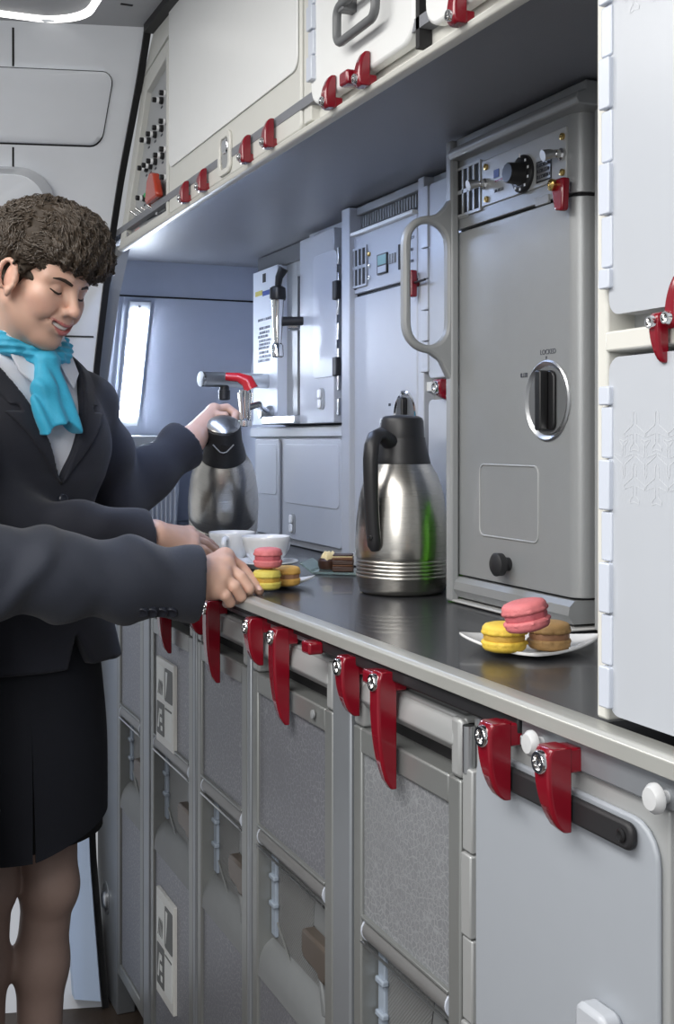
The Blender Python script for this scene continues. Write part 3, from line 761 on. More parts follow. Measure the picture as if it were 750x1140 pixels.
def lettering(parent, X, txt, yl, z, h, m='ink'):
    cu = bpy.data.curves.new('lettering', 'FONT'); cu.body = txt; cu.size = h; cu.extrude = .0002; cu.align_x = 'CENTER'
    tmp = bpy.data.objects.new('tmp', cu); COL.objects.link(tmp); dg = bpy.context.evaluated_depsgraph_get(); dg.update()
    me = bpy.data.meshes.new_from_object(tmp.evaluated_get(dg)); bpy.data.objects.remove(tmp)
    o = bpy.data.objects.new('lettering', me); COL.objects.link(o); me.materials.clear(); me.materials.append(MATS[m])
    off = Vector((0, 0, 0)); p = parent
    while p is not None: off += p.location; p = p.parent
    o.parent = parent; o.matrix_local = Matrix(((0, 0, -1, X-off.x), (-1, 0, 0, yl-off.y), (0, 1, 0, z-off.z), (0, 0, 0, 1)))
    return o
yl, yr = YX(507.5, XV), YX(643, XV)
XP = .904
yp0, yp1 = YX(502, XP), YX(495.5, XP)
t = thing('galley_oven', 'tall grey metal oven with black timer knob, beside the right column', 'oven', (XV+.1, (yl+yr)/2, ZC))
zt = 1.815; zb = onX(509.6, 642, XV).z; zsp = onX(510, 256, XV).z-.002
# carcass with a rounded near edge
def carc(z0, z1, name, m):
    r = .022; pts = [(XV+.20, yl), (XV+.004, yl), (XV, yl-.004)]
    for k in range(7):
        a = R(90*k/6); pts.append((XV+r-r*math.cos(a), yr+r-r*math.sin(a)))
    pts += [(XV+.20, yr)]
    return MB().prism(pts, 'z', z0, z1).build(name, m, t, bevel=.001, ang=30)
carc(zb+.004, zsp-.003, 'door', 'oven_grey')
carc(zsp+.002, zt-.028, 'head', 'oven_grey')
MB().box(XV+.008, XV+.195, yr+.006, yl-.003, zsp-.004, zsp+.003).build('seam', 'dark_gap', t)
# hood lip above
hood = MB().prism([(XV-.020, zt-.030), (XV-.024, zt-.022), (XV-.020, zt-.014), (XV-.008, zt-.010), (XV-.008, zt+.003), (XV+.2, zt+.003), (XV+.2, zt-.030)], 'y', yr-.03, yp0-.002).build('hood', 'oven_grey', t, bevel=.002)
zp0, zp1 = onX(640, 212, XV).z, onX(640, 141, XV).z
zp0 = onX(545, 226, XV).z+.001; zp1 = onX(545, 180, XV).z
yv0, yv1 = YX(536.5, XV), YX(510, XV)
vent(t, XV-.002, yv0+.003, yv1-.004, zp0-.004, zp1+.004, m='oven_light')
cp = box('control_plate', 'oven_light', t, XV-.003, XV+.002, YX(632, XV), YX(538, XV), zp0-.004, zp1+.004, bevel=.001)
for (px, py) in ((541.5, 186), (542, 222), (626.5, 152), (626.5, 192)):
    p = onX(px, py, XV-.003); MB().lathe([(.0048, 0), (.0048, -.003), (.002, -.0035), (0, -.002)], p, (1, 0, 0), 14).build('brass_screw', 'brass', cp)
p = onX(583, 194, XV-.003)
k = MB().lathe([(.0270, 0), (.0270, -.004), (.0250, -.006), (.017, -.007), (.0155, -.010), (.0145, -.025), (.013, -.028), (0, -.028)], p, (1, 0, 0), 32, wob=lambda a, h: .03*math.cos(12*a) if h < -.012 else 0).build('timer_knob', 'black', t)
MB().box(p.x-.0075, p.x-.0065, p.y-.001, p.y+.001, p.z+.023, p.z+.029).build('mark', 'white_plastic', k)
for i in range(7):
    a = R(-20-35*i); q = Vector((p.x-.0064, p.y+.0218*math.cos(a)*1, p.z+.0218*math.sin(a)))
    MB().box(q.x-.0006, q.x, q.y-.0018, q.y+.0018, q.z-.0018, q.z+.0018).build('mark', 'white_plastic', k)
for (px, py) in ((541, 205), (626, 172)):
    p = onX(px, py, XV-.003)
    k = MB().lathe([(.0085, 0), (.0085, -.004), (.006, -.006), (.006, -.012)], p, (1, 0, 0), 18).build('toggle_switch', 'chrome', t)
    MB().tube([p+Vector((-.010, 0, 0)), p+Vector((-.020, .001, -.001)), p+Vector((-.030, .002, -.004))], [.0045, .0068, .0078], 12, flat=1.0).build('lever', 'satin_steel', k)
pa, pb = onX(598, 193, XV-.003), onX(613, 175, XV-.003)
k = box('rating_plate', 'satin_steel', t, XV-.0042, XV-.003, pb.y, pa.y, pa.z-.012, pb.z-.002, bevel=0)
box('plate_border', 'black', k, XV-.0038, XV-.003, pb.y-.002, pa.y+.002, pa.z-.014, pb.z, bevel=0)
for i in range(3): textline(k, XV-.0043, pb.y+.002, pa.y-.002, pa.z-.009+.008*i, .0045, seed=i)
pa = onX(553, 193, XV-.003); box('blue_sticker', 'sticker_blue', t, XV-.004, XV-.003, pa.y-.006, pa.y+.008, pa.z-.006, pa.z+.006, bevel=0)
pa = onX(556, 200, XV-.003); box('mark_line', 'red', t, XV-.004, XV-.003, pa.y-.018, pa.y+.012, pa.z-.0015, pa.z+.0015, bevel=0)
pa = onX(555, 213, XV-.003); textline(t, XV-.0032, pa.y-.012, pa.y+.012, pa.z, .004, seed=9)
pa, pb = onX(508.5, 244, XV), onX(522, 240, XV)
k = box('name_plate', 'oven_light', t, XV-.002, XV, pb.y, pa.y, pa.z-.002, pb.z+.006, bevel=.0005); textline(k, XV-.0021, pb.y+.003, pa.y-.003, pa.z+.002, .006, seed=4)
p = onX(622, 203, XV-.015)
q = MB().prism([(p.y-.017, p.z+.004), (p.y-.014, p.z-.036), (p.y-.010, p.z-.040), (p.y+.005, p.z-.037), (p.y+.013, p.z-.004), (p.y+.013, p.z+.005)], 'x', XV-.020, XV-.008).build('red_door_latch', 'red', t, bevel=.003)
MB().lathe([(.008, 0), (.008, -.005), (.003, -.007), (0, -.006)], (XV-.020, p.y+.005, p.z-.003), (1, 0, 0), 18).build('brass_pivot', 'brass', q)
pa, pb = onX(597, 230, XV), onX(612, 226, XV); box('latch_plate', 'grey_plastic', t, XV-.003, XV+.002, pb.y, pa.y, zsp-.002, zsp+.010, bevel=.001)
# recessed rotary door catch
p = onX(609.5, 446, XV)
c = MB().lathe([(.055, .001), (.056, -.002), (.0535, -.0035), (.0505, -.002), (.046, .0006), (0, .0006)], (XV, p.y, p.z), (1, 0, 0), 40).build('catch_bowl', 'satin_steel', t)
MB().lathe([(.047, .0), (.047, -.0012), (0, -.0012)], (XV, p.y, p.z), (1, 0, 0), 36).build('bowl_face', 'handle_grey', c)
MB().prism(rrect(p.y-.024, p.y+.024, p.z-.041, p.z+.041, .010), 'x', XV-.0065, XV-.001).build('knob_base', 'black', c, bevel=.002)
MB().prism(rrect(p.y-.011, p.y+.003, p.z-.041, p.z+.041, .003), 'x', XV-.020, XV-.006).build('grip', 'black', c, bevel=.002)
MB().prism([(p.y+.019, p.z+.016), (p.y+.010, p.z+.016), (p.y+.017, p.z+.036)], 'x', XV-.0071, XV-.006).build('pointer', 'white_plastic', c)
MB().ball((XV-.0065, p.y+.013, p.z-.004), .003).build('stud', 'chrome', c)
pt = onX(610, 391, XV); lettering(t, XV-.0004, 'LOCKED', pt.y, pt.z-.004, .010)
pt = onX(608, 399, XV); MB().prism([(pt.y-.002, pt.z+.003), (pt.y+.002, pt.z+.003), (pt.y, pt.z-.004)], 'x', XV-.0005, XV).build('arrow', 'ink', t)
pt = onX(584, 420, XV); k = textline(t, XV-.0004, pt.y-.006, pt.y+.010, pt.z, .006, seed=12)
# pressed door field, black stop knob
pa, pb = onX(534, 517, XV), onX(600, 603, XV)
za, zb2 = onX(534, 516, XV).z, onX(534, 596, XV).z
fr = MB().ringprism(rrect(pb.y, pa.y, zb2, za, .012), rrect(pb.y+.0022, pa.y-.0022, zb2+.0022, za-.0022, .0102), 'x', XV-.0018, XV+.002).build('pressed_field', 'oven_light', t, bevel=.0006)
p = onX(566, 628, XV)
MB().lathe([(.010, .001), (.010, -.006), (.0165, -.012), (.017, -.022), (.013, -.025), (0, -.025)], (XV, p.y, p.z), (1, 0, 0), 24).build('stop_knob', 'black_soft', t)
# lower roll and plinth
MB().prism([(XV-.002, zb+.001), (XV-.010, zb-.006), (XV-.012, zb-.018), (XV-.004, zb-.030), (XV+.19, zb-.030), (XV+.19, zb+.001)], 'y', yr+.004, yl-.0).build('bottom_roll', 'oven_grey', t, ang=25)
MB().prism([(XV-.014, ZC+.001), (XV-.014, zb-.034), (XV+.19, zb-.034), (XV+.19, ZC+.001)], 'y', yr-.006, yl-.002).build('plinth', 'plinth', t, bevel=.002)
# back filler right of the oven
box('side_filler', 'post_grey', t, XV+.02, XV+.2, yr-.05, yr-.008, ZC+.002, zt, bevel=.002)

# ------------------------------------------------------------------ post with the grab handle
XP = .904
yp0, yp1 = YX(502, XP), YX(495.5, XP)
t = thing('grab_post', 'grey partition post with big looped grab handle, left of the large oven', 'post', (XP, (yp0+yp1)/2, ZC))
box('post', 'post_grey', t, XP, XP+.015, yp0, yp1, ZC+.001, 1.818, bevel=.004)
ym = (yp0+yp1)/2
zt_, zb_ = onX(497, 226, XP).z, onX(497, 398, XP).z
xl = XP-.080
hw = yp1-yp0
# flat loop handle lying across the post plane, pointing into the aisle
def hloop(x0, x1, z0, z1, r): return rrect(x0, x1, z0, z1, r, n=8)
zl1, zl0 = 1.345+.155, 1.345
p_top = onX(450, 232, xl+.012); 
outer = [(XP+.010, zt_+.035), (XP-.006, zt_+.020)]
zT = at(468, 228, 1.80).z; zB = at(468, 388, 1.80).z
R_ = .045
outer = [(XP+.012, zT+.045), (XP-.004, zT+.020), (XP-.020, zT+.004)]
for k in range(9):
    a = R(90+90*k/8); outer.append((xl+R_+R_*math.cos(a), zT-R_+R_*math.sin(a)))
for k in range(9):
    a = R(180+90*k/8); outer.append((xl+R_+R_*math.cos(a), zB+R_+R_*math.sin(a)))
outer += [(XP-.022, zB-.008), (XP-.006, zB-.020), (XP+.000, zB-.040), (XP+.012, zB-.055)]
iw = .0120; ix1 = XP-.004; Ri = .032
inn = []
c_in = [(xl+iw, ix1, zB+iw, zT-iw)]
cx_, cz_ = (xl+ix1)/2, (zT+zB)/2
ir = rrect(xl+iw, ix1, zB+iw, zT-iw, Ri, n=10)
# resample both loops by angle around the centre
def resample(loop, n=72):
    out = []
    for k in range(n):
        a = 2*math.pi*k/n; d = Vector((math.cos(a)*.5, math.sin(a))); best = None
        for i in range(len(loop)):
            p = Vector(loop[i])-Vector((cx_, cz_)); q = Vector(loop[(i+1) % len(loop)])-Vector((cx_, cz_)); e = q-p
            den = d.x*e.y-d.y*e.x
            if abs(den) < 1e-12: continue
            s = (p.x*e.y-p.y*e.x)/den; u = (p.x*d.y-p.y*d.x)/den
            if s > 0 and -1e-6 <= u <= 1+1e-6 and (best is None or s > best): best = s
        out.append((cx_+d.x*best, cz_+d.y*best))
    return out
h = MB().ringprism(resample(outer), resample(ir), 'y', ym-.008, ym+.010).build('grab_handle', 'post_grey', t, bevel=.0045, ang=45)

# ------------------------------------------------------------------ coffee maker bay (second oven)
XC = .99
ycl, ycr = YX(389, XC), YX(464, XC)
t = thing('coffee_oven', 'blue-lit grey oven with small green display and vents, behind the standing thermos jug', 'oven', (XC+.1, (ycl+ycr)/2, ZC))
zS = onX(389, 331, XC).z
ztop = onX(389, 264, XC).z
box('door', 'unit_grey', t, XC, XC+.14, ycr, ycl, ZC+.03, zS-.003, bevel=.003)
box('plinth', 'plinth', t, XC-.006, XC+.14, ycr-.002, ycl, ZC+.001, ZC+.027, bevel=.002)
box('head', 'unit_grey', t, XC, XC+.14, ycr, ycl, zS+.003, ztop, bevel=.002)
box('seam', 'dark_gap', t, XC+.006, XC+.13, ycr+.003, ycl-.003, zS-.005, zS+.005, bevel=0)
box('head_lip', 'locker_white', t, XC-.010, XC+.01, ycr, ycl, ztop-.004, ztop+.003, bevel=.001)
vent(t, XC-.002, YX(409, XC)+.002, YX(391.5, XC)-.003, onX(400, 318, XC).z, onX(400, 278, XC).z)
pa, pb = onX(419, 306, XC-.004), onX(430, 278, XC-.004)
dz0, dz1 = pa.z-.001, pb.z-.004
k = box('display', 'black', t, XC-.004, XC+.001, pb.y, pa.y, dz0, dz1, bevel=.001)
box('screen', 'lcd', k, XC-.0046, XC-.004, pb.y+.002, pa.y-.006, dz0+.018, dz1-.003, bevel=0)
box('key_strip', 'unit_grey', k, XC-.0046, XC-.004, pb.y+.002, pa.y-.006, dz0+.003, dz0+.015, bevel=0)
pa, pb = onX(431, 294, XC-.003), onX(439.5, 281, XC-.003)
for i in range(3):
    for j in range(3):
        yy = pb.y+(pa.y-pb.y)*(i+.5)/3; z_ = pa.z+(pb.z-pa.z)*(j+.5)/3
        box('key', 'grey_plastic', t, XC-.003, XC+.001, yy-.0035, yy+.0035, z_-.0035, z_+.0035, bevel=.001)
pa = onX(443.5, 300, XC-.003); pb = onX(443.5, 272, XC-.003); box('slot', 'dark_gap', t, XC-.002, XC+.001, pa.y-.003, pa.y+.004, pa.z, pb.z, bevel=0)
for (px, py) in ((411.5, 283), (412, 296), (412, 309)):
    p = onX(px, py, XC); MB().lathe([(.0045, .001), (.0045, -.004), (.002, -.0045), (0, -.003)], p, (1, 0, 0), 14).build('screw', 'brass' if py < 290 else 'chrome', t)
for (px, py) in ((459, 266), (459, 279), (459, 292)):
    p = onX(px, py, XC); textline(t, XC-.0006, p.y-.005, p.y+.005, p.z, .005, seed=py)
p = onX(392, 324, XC); textline(t, XC-.0006, p.y-.02, p.y+.0, p.z, .006, seed=77)
p = onX(457.5, 316, XC-.02)
k = MB().prism(rrect(p.y-.010, p.y+.008, p.z-.024, p.z+.024, .003), 'x', XC-.026, XC-.012).build('red_door_latch', 'red', t, bevel=.003)
MB().cyl((XC-.014, p.y, p.z), (XC+.002, p.y, p.z), .005, 12).build('stem', 'red', k)
MB().tube([(XC-.018, p.y-.010, p.z+.001), (XC-.018, p.y-.05, p.z+.002)], .0022, 8).build('pull_pin', 'black', k)
p = onX(451, 463, XC)
c = MB().lathe([(.045, .001), (.046, -.002), (.043, -.0035), (.040, -.001), (0, -.0005)], (XC, p.y, p.z), (1, 0, 0), 36).build('catch_bowl', 'chrome', t)
MB().lathe([(.038, 0), (.038, -.0015), (0, -.0015)], (XC, p.y, p.z), (1, 0, 0), 30).build('bowl_face', 'handle_grey', c)
MB().prism(rrect(p.y-.012, p.y+.010, p.z-.034, p.z+.034, .005), 'x', XC-.014, XC-.001).build('grip', 'black', c, bevel=.003)
p = onX(449, 438, XC); textline(t, XC-.0005, p.y-.010, p.y+.010, p.z, .005, seed=31)
p = onX(434, 452, XC); textline(t, XC-.0005, p.y-.004, p.y+.006, p.z, .005, seed=32)
# louvred strip above
zl = onX(400, 262, XC+.02).z+.01
lv = MB().box(XC+.02, XC+.14, ycr-.01, ycl+.01, ztop+.004, 1.82).build('louvre_back', 'unit_dark', t)
z0, z1 = ztop+.014, 1.800
for i in range(26):
    yy = ycr+.006+(ycl-.012-ycr)*(i/25)
    MB().box(XC+.012, XC+.022, yy-.0022, yy+.0022, z0, z1).build('louvre', 'grey_plastic', t)
box('louvre_rail', 'grey_plastic', t, XC+.004, XC+.022, ycr-.01, ycl+.01, 1.802, 1.818, bevel=.002)
# left pillar of the bay
box('pillar', 'unit_grey', t, XC-.012, XC+.14, YX(388.5, XC-.012), YX(380, XC-.012), ZC+.001, 1.818, bevel=.002)
box('pillar', 'unit_grey', t, XC-.006, XC+.02, YX(471.5, XC-.006), YX(464.8, XC-.006), ZC+.001, 1.818, bevel=.002)

# ------------------------------------------------------------------ narrow locker behind the grab handle
XN = .992
yn1, yn0 = YX(472, XN), max(yp1+.004, yl+.004)
t = thing('narrow_locker', 'narrow two-door locker seen through and below the grab handle loop', 'locker', (XN+.05, (yn0+yn1)/2, ZC))
box('carcass', 'grey_plastic', t, XN+.012, XN+.1, yn0, yn1, ZC+.001, 1.818, bevel=0)
zu0 = onX(487, 421, XN).z; zu1 = 1.80; zl1 = onX(487, 445, XN).z
yd1 = YX(480, XN)
panel('door', 'panel_white', t, XN+.008, yn0+.001, yd1, zu0, zu1, t=.014, r=.012)
panel('door', 'panel_white', t, XN+.008, yn0+.001, yd1, ZC+.02, zl1, t=.014, r=.012)
box('shelf_rail', 'rail_beige', t, XN-.002, XN+.03, yn0, yn1, onX(480, 433, XN).z-.004, onX(480, 425, XN).z, bevel=.001)
ys = YX(473.5, XN), yd1
for k in range(6):
    zb__ = zu0+.012+.055*k
    if zb__ < 1.75: MB().prism(rrect(ys[1]-.004, ys[0], zb__, zb__+.053, .002), 'x', XN-.010, XN+.004).build('hinge', 'panel_white', t, bevel=.001)
for k in range(3): MB().prism(rrect(ys[1]-.004, ys[0], ZC+.06+.055*k, ZC+.112+.055*k, .002), 'x', XN-.010, XN+.004).build('hinge', 'panel_white', t, bevel=.001)
p = onX(489, 430, XN-.02)
latch(t, p.y-.016, p.z+.012, .036, w=.030, X=XN)

# ------------------------------------------------------------------ water heater unit in the corner
XB = 1.035
def yb(px): return YX(px, XB)
def zb_(px, py): return onX(px, py, XB).z
t = thing('water_unit', 'grey-blue water heater unit with slim upper door and two lower doors, in the far corner', 'water heater', (XB+.04, yb(335), ZC))
ztopB = onX(345, 268, XB).z
box('base', 'unit_grey', t, XB+.004, XB+.085, yb(383), yb(283), ZC+.001, zb_(300, 475), bevel=.003)
box('ledge', 'unit_grey', t, XB-.006, XB+.085, yb(383), yb(281), zb_(383, 486), zb_(383, 474), bevel=.002)
zlo, zhi = zb_(316, 604), zb_(316, 489)
for (a, b, nm) in ((285.5, 312, 'lower_door'), (316.5, 382, 'lower_door')):
    d = panel(nm, 'unit_grey', t, XB+.002, yb(b), yb(a), ZC+.018, zhi, t=.006, r=.010)
    panel('raised_field', 'unit_light', d, XB-.0035, yb(b)+.014, yb(a)-.012, ZC+.018+(.085 if a > 300 else .10), zhi-.012, t=.002, r=.014, bevel=.0008)
def slam(parent, px, py, X):
    c = onX(px, py, X)
    k = MB().prism(rrect(c.y-.017, c.y+.017, c.z-.024, c.z+.024, .012), 'x', X-.0015, X).build('slam_latch', 'grey_plastic', parent)
    for s in (-1, 1): MB().prism(rrect(c.y-.002, c.y+.015, c.z+(.001 if s > 0 else -.021), c.z+(.021 if s > 0 else -.001), .005), 'x', X-.006, X-.001).build('button', 'white_plastic', k, bevel=.002)
slam(d, 326, 583, XB-.004)
# upper left instruction panel
k = MB().prism([(yb(309.5), zb_(309.5, 473)), (yb(282.5), zb_(282.5, 473)), (yb(282.5), zb_(300, 298)), (yb(309.5), zb_(300, 298))], 'x', XB-.002, XB+.085).build('instruction_panel', 'label_paper', t, bevel=.001)
for i, py in enumerate((357, 366, 371, 375.5, 380, 384, 388, 393, 397.5, 402)):
    p = onX(288.5 if i % 3 else 287.5, py, XB-.002); q = onX(301.5-(i*5 % 4), py, XB-.002)
    textline(k, XB-.0022, q.y, p.y, p.z-.004, .0065, m='ink_grey', seed=40+i)
pa, pb = onX(284.5, 331, XB-.002), onX(292, 323, XB-.002); box('yellow_sticker', 'sticker_yellow', k, XB-.003, XB-.002, pb.y, pa.y, pa.z, pb.z, bevel=0)
pa, pb = onX(292.5, 330, XB-.002), onX(300.5, 322, XB-.002); box('blue_sticker', 'sticker_blue', k, XB-.003, XB-.002, pb.y, pa.y, pa.z, pb.z, bevel=0)
p = onX(294, 310, XB-.002); box('dark_label', 'black_soft', k, XB-.003, XB-.002, p.y-.012, p.y+.010, p.z-.010, p.z+.012, bevel=0)
# open bay
ybl, ybr = yb(310.5), yb(343)
XY_ = XB+.022
box('bay_side', 'post_grey', t, XY_, XB+.085, YX(331, XY_), ybl+.003, zb_(312, 470), ztopB+.02, bevel=.001)
box('bay_dark_panel', 'black_soft', t, XY_+.004, XB+.085, ybr-.01, YX(331, XY_)-.0005, zb_(335, 468), onX(336, 306, XY_).z, bevel=0)  # flat black panel painted in for the shade inside the bay
box('bay_head', 'post_grey', t, XY_, XB+.085, ybr-.01, YX(331, XY_)-.0005, onX(336, 306, XY_).z+.0005, ztopB+.02, bevel=0)
p = onX(336, 316, XY_); k = box('yellow_sticker', 'sticker_yellow', t, XY_+.002, XY_+.004, p.y-.012, p.y+.012, p.z-.012, p.z+.012, bevel=0)
p = onX(338, 371, XY_); k = box('white_label', 'locker_white', t, XY_+.002, XY_+.004, p.y-.012, p.y+.012, p.z-.022, p.z+.022, bevel=0)
p = onX(327, 467, XB-.02)
k = MB().prism(rrect(yb(343)-.0, yb(306), zb_(325, 472), zb_(325, 463), .004), 'x', XB-.035, XB+.06).build('drip_tray', 'satin_steel', t, bevel=.002)
# slim door
d = panel('slim_door', 'unit_grey', t, XB+.002, yb(381), yb(342.5), zb_(345, 473)+.002, ztopB, t=.022, r=.004, bevel=.002)
box('bay_frame', 'unit_grey', t, XB+.002, XB+.085, yb(381), yb(343.5), zb_(345, 473)+.002, ztopB+.02, bevel=0)
panel('raised_field', 'unit_light', d, XB-.0195, YX(375, XB-.02), YX(349, XB-.02), zb_(350, 423), zb_(350, 290), t=.002, r=.014, bevel=.0008)
slam(d, 358, 444, XB-.020)
for py in (323, 408):
    p = onX(375.5, py, XB-.022); box('hinge', 'black_soft', d, XB-.030, XB-.018, p.y-.010, p.y+.012, p.z-.020, p.z+.020, bevel=.002)
for k_ in range(7):
    p = onX(376.5, 285+28*k_, XB-.022); box('hinge_pin', 'satin_steel', d, XB-.024, XB-.018, p.y-.004, p.y+.004, p.z-.018, p.z+.018, bevel=.001)
# top filler
box('cornice', 'unit_dark', t, XB+.01, XB+.085, yb(381), yb(283), zb_(300, 298)-.002, 1.819, bevel=0)
# spigot in the bay
p = at(309, 365, 2.78)
s = thing('coffee_spigot', 'chrome coffee spigot with black cap over the open bay, high on the heater unit', 'tap', p)
MB().lathe([(.016, .045), (.014, .040), (.0125, .0), (.009, -.055), (.013, -.06), (.014, -.085), (.010, -.088), (0, -.088)], p+Vector((0, 0, .02)), (0, 0, 1), 20).build('barrel', 'chrome', s)
MB().lathe([(.0175, 0), (.019, .006), (.018, .028), (.012, .032), (0, .033)], p+Vector((0, 0, .063)), (0, 0, 1), 20).build('cap', 'black', s)
MB().tube([p+Vector((0, 0, .09)), p+Vector((.002, -.004, .115)), p+Vector((.01, -.012, .135))], [.007, .009, .012], 10).build('lever', 'black', s)
q = Vector((XY_, onX(334, 352, XY_).y, p.z+.02))
MB().tube([p+Vector((.008, 0, .015)), p+Vector((.05, -.02, .016)), q], [.011, .010, .009], 12).build('feed_pipe', 'black_satin', s)
MB().lathe([(.013, 0), (.013, .03), (.008, .032)], q+Vector((-.03, 0, -.004)), (.9, -.35, 0), 14).build('nut', 'chrome', s)
# water tap with red lever
p = at(273, 452, 2.80)
s = thing('water_tap', 'clear chrome water tap with a red lever, left of the heater unit', 'tap', p)
MB().lathe([(.014, .03), (.013, .02), (.011, -.01), (.008, -.035), (.015, -.04), (.016, -.052), (.010, -.054), (0, -.054)], p+Vector((0, 0, .006)), (0, 0, 1), 20).build('barrel', 'chrome', s)
for a in range(5): 
    an = 2*math.pi*a/5; MB().tube([p+Vector((.017*math.cos(an), .017*math.sin(an), .03)), p+Vector((.010*math.cos(an), .010*math.sin(an), -.03))], .003, 8).build('rib', 'chrome', s)
lp = [p+RV*.014+UV*.038, p+RV*.004+UV*.058, p-RV*.016+UV*.066, p-RV*.045+UV*.068]
MB().tube(lp, [.017, .016, .011, .0095], 12, up=(0, 0, 1)).build('red_lever', 'red_lever', s)
q = Vector((XB-.004, YX(303, XB), p.z-.012))
MB().tube([p+Vector((.004, 0, -.004)), p+Vector((.03, -.01, .004)), p+(q-p)*.6+Vector((0, 0, .006)), q], [.008, .007, .007, .008], 10).build('feed_pipe', 'chrome', s)
MB().lathe([(.020, .002), (.020, -.006), (.014, -.014), (.012, -.03), (0, -.03)], q, (1, 0, 0), 20).build('flange', 'satin_steel', s)
# horizontal steel faucet arm
a = at(225, 422, 2.95); b = Vector((1.115, a.y+.06, a.z))
s = thing('faucet', 'horizontal steel faucet pipe with black nozzle, sticking out of the corner wall', 'tap', a)
MB().tube([a, b], .0185, 24).build('pipe', 'satin_steel', s)
MB().lathe([(.0187, -.001), (.0187, .004), (0, .0045)], a, -(b-a), 24).build('end_cap', 'chrome', s)
c = a.lerp(b, .23)
MB().lathe([(.012, 0), (.012, -.025), (.0145, -.026), (.0145, -.048), (.009, -.05), (0, -.05)], c, (0, 0, 1), 20).build('nozzle', 'black_satin', s)
c = a.lerp(b, .72)
# shut-off knobs on the corner wall
for i, (px, py, lab) in enumerate(((271, 390, 'large round white shut-off knob on the corner wall above the faucet'), (270, 361, 'small pale shut-off knob, topmost on the corner wall'))):
    d = ray(px, py); X = 1.119; p = onX(px, py, X)
    r_ = .020 if i == 0 else .012
    s = thing('shutoff_knob', lab, 'knob', p)
    MB().lathe([(r_*.5, 0), (r_*.5, -.012), (r_, -.014), (r_, -.026), (r_*.8, -.031), (0, -.032)], p, (1, 0, 0), 24).build('cap', 'white_plastic', s)
    MB().lathe([(r_*.8, .0), (r_*.8, -.004), (0, -.004)], p, (1, 0, 0), 20).build('washer', 'satin_steel', s)
p = onX(263, 408, 1.119)
s = thing('valve_bracket', 'small pale valve bracket with key, just above the faucet pipe', 'valve', p)
MB().prism(rrect(p.y-.03, p.y+.02, p.z-.024, p.z+.026, .005), 'x', 1.111, 1.119).build('plate', 'white_plastic', s, bevel=.002)
MB().tube([(1.110, p.y, p.z), (1.09, p.y, p.z), (1.08, p.y+.03, p.z+.006)], .007, 10).build('valve_key', 'satin_steel', s)
